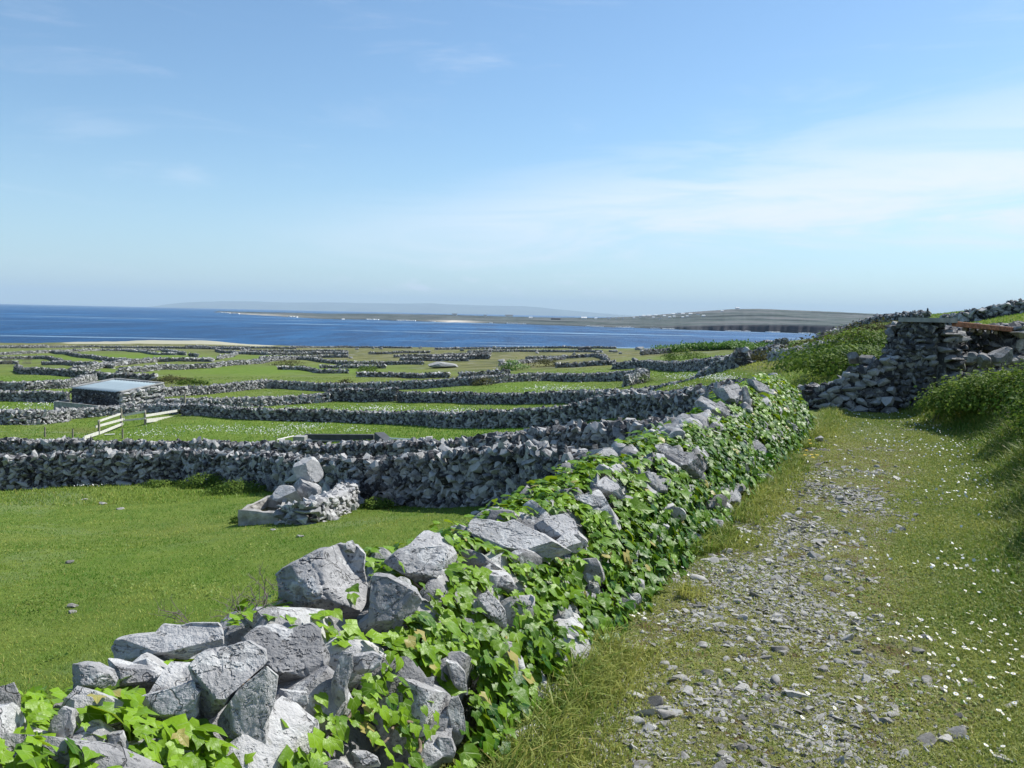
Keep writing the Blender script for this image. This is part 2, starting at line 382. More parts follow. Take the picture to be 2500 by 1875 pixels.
# ------------------------------------------------------------------ mesh helpers
def tag(o, label=None, cat=None, group=None, kind=None):
    for k, v in (('label', label), ('category', cat), ('group', group), ('kind', kind)):
        if v: o[k] = v
    return o
def mesh(name, V, Fa, mat, parent=None, attrs=None, smooth_=False, sharp=None, loc=None, data_only=False):
    me = bpy.data.meshes.new(name); V = np.asarray(V, np.float32)
    Fs = Fa if isinstance(Fa, list) else [Fa]
    Fs = [np.asarray(f, np.int32) for f in Fs if len(f)]
    nl = sum(f.size for f in Fs); nf = sum(len(f) for f in Fs)
    me.vertices.add(len(V)); me.vertices.foreach_set('co', V.ravel())
    me.loops.add(nl); me.loops.foreach_set('vertex_index', np.concatenate([f.ravel() for f in Fs]))
    me.polygons.add(nf)
    tot = np.concatenate([np.full(len(f), f.shape[1], np.int32) for f in Fs])
    me.polygons.foreach_set('loop_start', np.concatenate([[0], np.cumsum(tot)[:-1]]).astype(np.int32))
    me.polygons.foreach_set('loop_total', tot)
    me.polygons.foreach_set('use_smooth', np.full(nf, smooth_, bool))
    for k, a in (attrs or {}).items():
        at_ = me.attributes.new(k, 'FLOAT', 'POINT'); at_.data.foreach_set('value', np.asarray(a, np.float32))
    mats = mat if isinstance(mat, list) else [mat]
    for m in mats: me.materials.append(m)
    me.update(calc_edges=True)
    if sharp: me.set_sharp_from_angle(angle=R(sharp))
    if data_only: return me
    o = bpy.data.objects.new(name, me); COL.objects.link(o)
    if loc is not None: o.location = loc
    if parent is not None: o.parent = parent
    return o
def empty(name, loc=(0, 0, 0), rz=0):
    o = bpy.data.objects.new(name, None); COL.objects.link(o); o.location = loc; o.rotation_euler = (0, 0, rz); o.empty_display_size = .2
    return o
def child(o, parent, keep=True):
    """parent o, whose vertices are in world space, under a thing"""
    o.parent = parent; bpy.context.view_layer.update()
    o.matrix_parent_inverse = parent.matrix_world.inverted(); return o
class MB:
    """collects boxes and tubes in world space"""
    def __init__(s): s.V = []; s.F3 = []; s.F4 = []; s.n = 0
    def add(s, V, F):
        V = np.asarray(V, float); F = np.asarray(F)
        (s.F3 if F.shape[1] == 3 else s.F4).append(F+s.n); s.V.append(V); s.n += len(V); return s
    def box(s, c, size, ax=None):
        c = np.asarray(c, float); h = np.asarray(size, float)/2
        A = np.eye(3) if ax is None else np.asarray(ax, float)
        P = np.array([[x, y, z] for x in (-1, 1) for y in (-1, 1) for z in (-1, 1)])*h
        return s.add(P @ A + c, [[0,1,3,2],[4,6,7,5],[0,4,5,1],[2,3,7,6],[0,2,6,4],[1,5,7,3]])
    def bar(s, a, b, wd, ht, upv=(0, 0, 1)):
        a, b = np.asarray(a, float), np.asarray(b, float); d = b-a; L = np.linalg.norm(d); d /= L
        n = np.cross(upv, d); n /= np.linalg.norm(n); u = np.cross(d, n)
        return s.box((a+b)/2, (L, wd, ht), [d, n, u])
    def hexa(s, P):
        return s.add(P, [[0,1,3,2],[4,6,7,5],[0,4,5,1],[2,3,7,6],[0,2,6,4],[1,5,7,3]])
    def tube(s, P, r, k=6):
        P = np.asarray(P, float); r = np.broadcast_to(r, len(P)); T = np.gradient(P, axis=0); T /= np.linalg.norm(T, axis=1, keepdims=True)+1e-9
        V = []; ref = np.array([.31, .2, .93])
        for p, t, q in zip(P, T, r):
            a = np.cross(t, ref); a /= np.linalg.norm(a)+1e-9; b = np.cross(t, a)
            an = np.arange(k)/k*2*math.pi; V.append(p + q*(np.outer(np.cos(an), a)+np.outer(np.sin(an), b)))
        n = len(P); Fq = [[i*k+j, i*k+(j+1) % k, (i+1)*k+(j+1) % k, (i+1)*k+j] for i in range(n-1) for j in range(k)]
        s.add(np.concatenate(V), Fq); return s
    def build(s, name, mat, parent=None, bevel=0, smooth_=False, tint=None, **kw):
        o = mesh(name, np.concatenate(s.V), [np.concatenate(f) for f in (s.F4, s.F3) if f], mat, smooth_=smooth_,
                 attrs=None if tint is None else {'tint': np.full(s.n, tint)}, **kw)
        if bevel:
            md = o.modifiers.new('edge', 'BEVEL'); md.width = bevel; md.segments = 2; md.limit_method = 'ANGLE'
        if parent is not None: child(o, parent)
        return o
# ------------------------------------------------------------------ rocks
def ico(sub):
    bm = bmesh.new(); bmesh.ops.create_icosphere(bm, subdivisions=sub, radius=1); bm.verts.ensure_lookup_table()
    V = np.array([v.co[:] for v in bm.verts]); Fc = np.array([[v.index for v in f.verts] for f in bm.faces]); bm.free(); return V, Fc
ICO = {k: ico(k) for k in (1, 2, 3, 4, 5, 6)}
def rock(sub, seed, cuts=9, hmin=.55, hmax=.85, rough=.06, boxy=.5, cracks=0, strata=0):
    g = np.random.default_rng(seed); V, Fc = ICO[sub]; V = V.copy()
    if boxy:                                       # towards a rounded block
        B = V/np.max(np.abs(V), axis=1, keepdims=True); V = V*(1-boxy)+B*boxy
    for _ in range(cuts):
        n = g.normal(size=3); n /= np.linalg.norm(n); h = g.uniform(hmin, hmax)*(1+.3*boxy)
        e = V @ n - h; V = V - np.maximum(e, 0)[:, None]*n
    if rough:
        q = V*1.6+seed*3.7; V = V*(1+rough*2.2*fbm(q, 5)[:, None])
        if sub >= 4:
            V = V*(1+.05*fbm(V*6+seed, 4)[:, None]) - (V/np.linalg.norm(V, axis=1, keepdims=True))*(np.abs(fbm(V*3.3+seed*2, 4))[:, None] < .02)*.012
    for _ in range(cracks):
        n = g.normal(size=3); n /= np.linalg.norm(n); h = g.uniform(-.5, .5)
        d = np.abs(V @ n - h + .22*fbm(V*2.3+seed, 4)*2)
        V = V*(1-.055*np.exp(-(d/.028)**2)*(fbm(V*1.3+h*9, 2) > -.12))[:, None]
    if strata:
        V[:, :2] *= (1+strata*(np.sin(V[:, 2]*9+fbm(V*2, 3)*6+seed) > .3)*.5)[:, None]
    lo, hi = V.min(0), V.max(0); return (V-(lo+hi)/2)/((hi-lo)/2), Fc
P1 = [rock(1, 100+i, 4, .45, .8, 0, .35) for i in range(10)]
P2 = [rock(2, 200+i, 8, .42, .8, .05, .45) for i in range(16)]
P3 = [rock(3, 300+i, 10, .45, .82, .06, .5) for i in range(14)]
def hull(seed, n=12, boxy=.6, sharp=1):
    g = np.random.default_rng(seed); P = g.normal(size=(n, 3)); P /= np.linalg.norm(P, axis=1, keepdims=True)
    B = P/np.max(np.abs(P), axis=1, keepdims=True); P = P*(1-boxy)+B*boxy
    bm = bmesh.new()
    for p in P: bm.verts.new(p)
    r_ = bmesh.ops.convex_hull(bm, input=bm.verts[:])
    bmesh.ops.delete(bm, geom=[e for e in r_['geom_interior'] if isinstance(e, bmesh.types.BMVert)], context='VERTS')
    bmesh.ops.triangulate(bm, faces=bm.faces[:]); bm.verts.index_update(); bm.verts.ensure_lookup_table()
    V = np.array([v.co[:] for v in bm.verts]); Fc = np.array([[v.index for v in f.verts] for f in bm.faces]); bm.free()
    lo, hi = V.min(0), V.max(0); return (V-(lo+hi)/2)/((hi-lo)/2), Fc
P1 = [hull(100+i, 10, .65) for i in range(14)]
PH = [hull(150+i, 13, .7) for i in range(24)]
def rotm(yaw, roll, pitch):
    cy, sy = np.cos(yaw), np.sin(yaw); cr, sr = np.cos(roll), np.sin(roll); cp, sp = np.cos(pitch), np.sin(pitch)
    z = np.zeros_like(cy); o = np.ones_like(cy)
    Y = np.stack([np.stack([cy, sy, z], -1), np.stack([-sy, cy, z], -1), np.stack([z, z, o], -1)], -2)     # rows = axes
    # roll about local y (the axis through the wall): tilts the long axis; pitch about local x
    Rr = np.stack([np.stack([cr, z, sr], -1), np.stack([z, o, z], -1), np.stack([-sr, z, cr], -1)], -2)
    Rp = np.stack([np.stack([o, z, z], -1), np.stack([z, cp, sp], -1), np.stack([z, -sp, cp], -1)], -2)
    return Rp @ Rr @ Y
def scatter(protos, A, T, g=rng, pick=None, extra=None):
    """joined copies of protos; A (N,3,3) rows = scaled axes, T (N,3) -> V, F, copy index per vertex"""
    N = len(T); pick = g.integers(0, len(protos), N) if pick is None else pick
    Vs, Fs, Is = [], [], []; off = 0
    for k, (pv, pf) in enumerate(protos):
        ix = np.where(pick == k)[0]
        if not len(ix): continue
        V = np.einsum('vi,nij->nvj', pv, A[ix]) + T[ix][:, None]
        n = len(pv); Vs.append(V.reshape(-1, 3))
        Fs.append((pf[None] + (np.arange(len(ix))*n)[:, None, None] + off).reshape(-1, pf.shape[1])); Is.append(np.repeat(ix, n)); off += n*len(ix)
    return np.concatenate(Vs), np.concatenate(Fs), np.concatenate(Is)

# ------------------------------------------------------------------ ground, track
TK = flat(np.array([1540,1600,1660,1715,1780,1840,1875]), np.array([1659,1480,1330,1210,1080,985,925.]))[:, :2]
dt_ = TK[1]-TK[0]; dt_ /= np.linalg.norm(dt_); TK = np.vstack([TK[0]-dt_*3, TK])
def track_w(x, y):
    d = np.abs(side(x, y, TK)); n = n2(x, y, 1.1, 3, 8)
    return smooth(1.05, .35, d + n*1.1)*smooth(14, 9.5, y)
GREENS = [(520,800,110,11),(720,800,120,9),(70,880,90,10),(60,825,120,12),(170,772,120,8),(330,770,90,7),(100,800,110,6),(830,885,220,10),(1180,838,130,9),(1520,808,110,8),(480,930,420,22),(1100,935,200,12),(1500,772,120,5),(560,772,120,5)]
DRYS = [(1060,790,170,12),(1280,785,140,11),(1000,815,160,6),(1330,765,200,8),(700,755,300,6),(900,770,200,9),(400,745,400,5),(1700,770,100,25),(1650,790,80,18),(330,825,70,9),(180,930,60,8),(760,830,200,5)]
nth = np.concatenate([np.linspace(-math.pi, -.66, 70)[:-1], np.linspace(-.66, .66, 760), np.linspace(.66, math.pi, 70)[1:]])
nr = np.exp(np.linspace(math.log(.35), math.log(900), 560))
TH, RR = np.meshgrid(nth, nr); gx, gy = RR*np.sin(TH), RR*np.cos(TH)
gz = ground_z(gx, gy)
ppx, ppy = project(np.stack([gx, gy, gz], -1).reshape(-1, 3)); ppx = ppx.reshape(gx.shape); ppy = ppy.reshape(gx.shape)
front = gy > 1
dry = .22 + .40*smooth(50, 260, RR) + .75*n2(gx, gy, .03, 3, 9) + .5*n2(gx, gy, .3, 3, 10)
for a, b, c, d in GREENS: dry = dry - .55*front*np.exp(-((ppx-a)/c)**2-((ppy-b)/d)**2)
for a, b, c, d in DRYS: dry = dry + .7*front*np.exp(-((ppx-a)/c)**2-((ppy-b)/d)**2)
sidew = side(gx, gy)
onp = smooth(-.4, .1, sidew)*smooth(18, 15, gy)
dry = np.where(RR < 60, dry*.8, dry) + .30*onp
tw = track_w(gx, gy); tw = np.maximum(tw, .30*onp*smooth(1.9, 1.0, np.abs(side(gx, gy, TK))))
tw = np.maximum(tw, .55*np.exp(-((sidew+.02)/.22)**2)*smooth(18, 14, gy))
rc = RR*np.cos(np.clip(TH, -1, .9))
sand = smooth(545, 575, rc)*(np.exp(-((ppx-330)/80)**2)+np.exp(-((ppx-450)/75)**2)+.75*np.exp(-((ppx-200)/90)**2)+.6*np.exp(-((ppx-560)/50)**2))
sand = np.maximum(sand, smooth(655, 700, rc)*.5)
nR, nT = gx.shape
idx = np.arange(nR*nT).reshape(nR, nT)
quads = np.stack([idx[:-1, :-1], idx[:-1, 1:], idx[1:, 1:], idx[1:, :-1]], -1).reshape(-1, 4)[:, ::-1]
cen = tw.ravel()[quads].mean(1); istr = (cen > .32) & (np.hypot(gx, gy).ravel()[quads[:, 0]] < 17.5) & (np.abs(TH.ravel()[quads[:, 0]]) < 1.4)
GV = np.stack([gx, gy, gz], -1).reshape(-1, 3)
def submesh(name, qs, mat, kind):
    used = np.unique(qs); mp = np.zeros(len(GV), np.int64); mp[used] = np.arange(len(used))
    o = mesh(name, GV[used], mp[qs], mat, smooth_=True, attrs={'dry': dry.ravel()[used], 'trk': tw.ravel()[used], 'sand': sand.ravel()[used]})
    return tag(o, kind=kind)
tag(submesh('ground', quads[~istr], MAT['ground'], 'structure'), 'green rolling meadows sloping down to the sea', 'ground')
tag(submesh('path', quads[istr], MAT['track'], 'structure'), 'worn stony track of soil and moss beside the ivy wall', 'path')
# ------------------------------------------------------------------ sea, island, far hills
a = np.linspace(0, 2*math.pi, 97)[:-1]; rad = [300, 1500, 6000, 20000, 62000]
V = [[0, 0, SEA]] + [[q*math.cos(t), q*math.sin(t), SEA] for q in rad for t in a]
F3 = [[0, 1+i, 1+(i+1) % 96] for i in range(96)]
F4 = [[1+k*96+i, 1+(k+1)*96+i, 1+(k+1)*96+(i+1) % 96, 1+k*96+(i+1) % 96] for k in range(4) for i in range(96)]
tag(mesh('sea', V, [np.array(F4), np.array(F3)], MAT['sea']), 'deep blue sea with pale wind streaks', 'sea', kind='structure')
WLx = [462,520,600,700,800,900,1000,1100,1200,1300,1400,1500,1600,1740,1900,2100]
WLy = [674.6,679,683.5,689.2,691,694,697,699.5,703,706.5,709.5,713,716,720.5,725,730]
CRx = [462,470,520,560,640,700,800,900,960,1000,1100,1200,1300,1360,1420,1500,1580,1640,1700,1800,1900,2000,2100]
CRy = [674.2,672,673.2,674.2,675.5,677.2,677.3,679,679.6,681,684,686,686.5,684,680,673.5,667.8,667,669.5,673.5,678.5,683,687]
ic = np.linspace(462, 2100, 700)
isl_d, isl_s = [], []
nz = n2(ic, ic*0, .06, 4, 11)*1.2
wl = np.interp(ic, WLx, WLy) + n2(ic, ic*0, .03, 3, 12)*2.0; cr = np.interp(ic, CRx, CRy) + nz*.9
def sy(px, py): return ray(px, py)[..., 2]
Dw = (SEA-CAMZ)/sy(ic, wl); Dw = np.minimum(Dw, 7500)
Dc = Dw*np.interp(ic, [462, 700, 1300, 1600, 2100], [1.08, 1.35, 1.45, 1.5, 1.5])
Dc = np.where(ic < 1000, np.minimum(Dc, 5200+ (7500-5200)*smooth(560, 470, ic)), Dc)
clf_h = np.interp(ic, [460, 1380, 1480, 1600, 1700, 2100], [.12, .10, .2, .27, .33, .36])   # share of the visible height that is cliff
ROWS = np.array([0, .25, .5, .75, 1.0]); ROW2 = np.linspace(0, 1, 26)[1:]
s0 = (SEA-1-CAMZ)/Dw; s1 = sy(ic, cr)
pts = []; lev = []; cl_ = []
for r_ in ROWS:
    dd = Dw*(1+.010*r_); ss = s0+(s1-s0)*clf_h*r_; pts.append((dd, ss)); lev.append(clf_h*r_); cl_.append(np.interp(ic, [1380, 1560, 2100], [.25, 1, 1])*np.ones_like(ic))
for r_ in ROW2:
    dd = Dw*1.01+(Dc-Dw*1.01)*r_; f_ = clf_h+(1-clf_h)*(r_**.85); ss = s0+(s1-s0)*f_
    ss = ss + n2(ic*.04, np.full_like(ic, r_*6), 1, 3, 13)*.0006*(1-r_)*np.minimum(1, (s1-s0)/.01)
    pts.append((dd, ss)); lev.append(f_); cl_.append(np.zeros_like(ic) + (r_ < .06)*.3)
for ex in (1.12, 1.3): pts.append((Dc*ex, s1-.002-(ex-1.1)*.04)); lev.append(np.ones_like(ic)); cl_.append(np.zeros_like(ic))
uu = ray(ic, (wl+cr)/2)[:, 0]
IV = np.stack([np.stack([uu*d, d, CAMZ+s*d], -1) for d, s in pts])
nRI, nCI = IV.shape[:2]; ii = np.arange(nRI*nCI).reshape(nRI, nCI)
q = np.stack([ii[:-1, :-1], ii[:-1, 1:], ii[1:, 1:], ii[1:, :-1]], -1).reshape(-1, 4)
lev = np.stack(lev); cl_ = np.stack(cl_); IX = np.broadcast_to(ic, lev.shape)
snd = np.exp(-((IX-985)/50)**2*1.3)*(lev < .30)*.9 + np.exp(-((IX-560)/90)**2)*(lev < .55)*.45
tag(mesh('island', IV.reshape(-1, 3), q, MAT['island'], smooth_=True, attrs={'lev': lev.ravel(), 'cliff': cl_.ravel(), 'sand': snd.ravel()}),
    'low grey green island with terraced fields and dark cliffs across the water', 'island', kind='structure')
# surf along its foot
g = np.random.default_rng(3); MBs = MB()
for i in range(0, 690, 1):
    if fbm(np.array([i*.11, 3., 1.]), 3) > .06:
        d = Dw[i]*.9985; x0, x1 = uu[i]*d, uu[min(i+1, 699)]*d
        hh = d*.0011*g.uniform(.4, 1.1); MBs.hexa([[x, y, z] for x in (x0, x1) for y in (d-14, d+12) for z in (SEA-.4, SEA+hh)])
tag(MBs.build('surf', MAT['white']), 'white surf breaking along the foot of the far island', 'surf', kind='stuff')
hx = np.linspace(318, 1420, 400)
hy = np.interp(hx, [318,335,360,400,440,500,560,620,700,780,860,930,1000,1060,1130,1170,1200,1240,1280,1330,1385,1420],
               [662.5,661,657,653.5,651.5,650.5,651.5,653.5,653,654.2,655.5,655.3,658,660,661,664,667.5,671.5,675,679.5,683,686]) + n2(hx, hx*0, .02, 4, 15)*2.5
hor = 655+.0213*hx+.6
HD = 50000; hu = ray(hx, hy)[:, 0]; hs = ray(hx, hy)[:, 2]
HV = []
for k, (dd, f_) in enumerate([(43500, -.1), (45000, .25), (46500, .5), (48500, .8), (50000, 1.0), (52500, .6), (57000, -.1)]):
    zt = CAMZ+hs*HD; HV.append(np.stack([hu*dd, np.full_like(hu, dd), SEA-2+(zt-SEA)*f_+ (n2(hu*40, hu*0+k, 1, 3, 16)*110*(f_ > 0) if f_ < 1 else 0)], -1))
HV = np.stack(HV); ii = np.arange(HV.shape[0]*HV.shape[1]).reshape(HV.shape[:2])
tag(mesh('hills', HV.reshape(-1, 3), np.stack([ii[:-1, :-1], ii[:-1, 1:], ii[1:, 1:], ii[1:, :-1]], -1).reshape(-1, 4), MAT['hills'], smooth_=True),
    'very pale blue hills of the mainland on the horizon', 'hills', kind='structure')
# ------------------------------------------------------------------ dry stone walls
def wall_points(spec):
    out = []
    for p in spec:
        if len(p) == 3:
            d = ray(p[0], p[1]); x, y = d[0]*p[2], p[2]; out.append((x, y, float(ground_z(np.array([x]), np.array([y]))[0])))
        else: out.append(tuple(at(*p)[0]))
    return np.array(out)
def make_wall(spec, h, label, thick=.55, st=None, mat=None, jag=.12, seed=0, group='dry stone field walls', hs=None, flatness=.42, lean=.62, big=0, cat='stone wall', name='stone_wall', tone=0, parent=None):
    g = np.random.default_rng(1000+seed)
    P = wall_points(spec) if not isinstance(spec, np.ndarray) else spec
    if P[:, 1].mean() > 100: h *= .82; thick *= .8
    elif P[:, 1].mean() > 38: h *= .92; thick *= .9
    d = np.concatenate([[0], np.cumsum(np.linalg.norm(np.diff(P[:, :2], axis=0), axis=1))]); L = d[-1]
    Y = P[:, 1].mean(); near = Y < 48; mid = Y < 110
    st = st or float(np.interp(Y, [10, 25, 60, 100, 200, 450], [.18, .185, .215, .26, .34, .52]))
    W_ = lambda s: np.stack([np.interp(s, d, P[:, 0]), np.interp(s, d, P[:, 1])], -1)
    wig = lambda s: W_(s) + (np.stack([n2(s, s*0, .35, 3, seed), n2(s, s*0, .35, 3, seed+50)], -1)*(.8 if L > 4 else .1))
    hs = hs or [1]*len(P)
    H = lambda s: h*np.interp(s, d, hs)*(1+.30*n2(s, s*0, .30, 3, seed+9)) + n2(s, s*0, 1.7, 2, seed+19)*jag*1.6
    rows = max(2, int(round(h/(st*.62))))
    S, Z, O, K, SZ = [], [], [], [], []
    for j in range(rows+1):
        fr = (j+.4)/rows; n = int(L/(st*.86))+1
        for sd in ((-1, 1) if mid else (0,)):
            s = (np.arange(n)+g.uniform(.1, .9, n))/n*L
            S.append(s); Z.append(np.full(n, min(fr, 1.0)) + g.normal(0, .10/rows, n))
            O.append(sd*thick*(.5-.17*min(fr, 1)) + g.normal(0, .035, n)); K.append(np.full(n, 1. if j >= rows-1 else 0.)); SZ.append(np.full(n, 1.0))
    if mid:                                        # cope stones across the top
        n = int(L/(st*.7))+1; s = (np.arange(n)+g.uniform(0, 1, n))/n*L
        S.append(s); Z.append(np.full(n, 1.02)); O.append(g.normal(0, .08, n)); K.append(np.full(n, 1.)); SZ.append(np.full(n, 1.0))
    if big:
        n = int(L*big); s = g.uniform(0, L, n)
        S.append(s); Z.append(g.uniform(.08, .55, n)); O.append(np.full(n, -thick*.40)); K.append(np.full(n, 0.)); SZ.append(g.uniform(1.5, 2.2, n))
        S.append(s); Z.append(g.uniform(.08, .55, n)); O.append(np.full(n, thick*.40)); K.append(np.full(n, 0.)); SZ.append(g.uniform(1.5, 2.2, n))
    S, Z, O, K, SZ = map(np.concatenate, (S, Z, O, K, SZ)); N = len(S)
    c = wig(S); T = wig(S+.15)-wig(S-.15); T /= np.linalg.norm(T, axis=1, keepdims=True)+1e-9
    nr_ = np.stack([-T[:, 1], T[:, 0]], -1); hh = H(S)
    xy = c + nr_*O[:, None]; z = ground_z(xy[:, 0], xy[:, 1]) - .05 + Z*hh
    yaw = np.arctan2(T[:, 1], T[:, 0]) + g.normal(0, .45, N)
    roll = g.normal(0, lean, N) + K*g.normal(0, lean*.9, N); pitch = g.normal(0, .35, N)
    A = rotm(yaw, roll, pitch); sc = np.exp(g.normal(0, .25, (N, 3)))*st*SZ[:, None]
    sc *= np.array([.74, .55 if mid else max(.55, thick*.8/st), flatness])
    A = A*sc[:, :, None]
    V, Fc, I = scatter(PH if near else P1, A, np.column_stack([xy, z]), g)
    tint = np.clip(np.where(g.uniform(0, 1, N) < .74, g.normal(.37+tone, .16, N), g.normal(.95+tone, .15, N)), -.1, 1.3)[I]
    if mid:                                        # hearting between the two faces
        s = np.linspace(0, L, max(3, int(L/.6))); cc = wig(s); t2 = wig(s+.1)-wig(s-.1); t2 /= np.linalg.norm(t2, axis=1, keepdims=True)+1e-9
        n2_ = np.stack([-t2[:, 1], t2[:, 0]], -1); zz = ground_z(cc[:, 0], cc[:, 1]); hv = H(s)*.86
        a, b = cc-n2_*thick*.30, cc+n2_*thick*.30
        C = np.concatenate([np.column_stack([a, zz-.1]), np.column_stack([a, zz+hv]), np.column_stack([b, zz+hv]), np.column_stack([b, zz-.1])]); m = len(s); o0 = len(V)
        i_ = np.arange(m-1); qd = np.concatenate([np.stack([k*m+i_, k*m+i_+1, (k+1)*m+i_+1, (k+1)*m+i_], -1) for k in range(3)])+o0
        qd = np.concatenate([qd, np.array([[0, m, 2*m, 3*m], [m-1, 4*m-1, 3*m-1, 2*m-1]])+o0])
        V = np.concatenate([V, C]); tint = np.concatenate([tint, np.full(len(C), .0)]); Fc = [Fc, qd]  # core tinted darkest so the gaps between stones read as deep shade
    o = mesh(name, V, Fc, mat or (MAT['stone'] if mid else MAT['farstone']), attrs={'tint': tint})
    if parent is not None: child(o, parent)
    elif label: tag(o, label, cat, group)
    return o
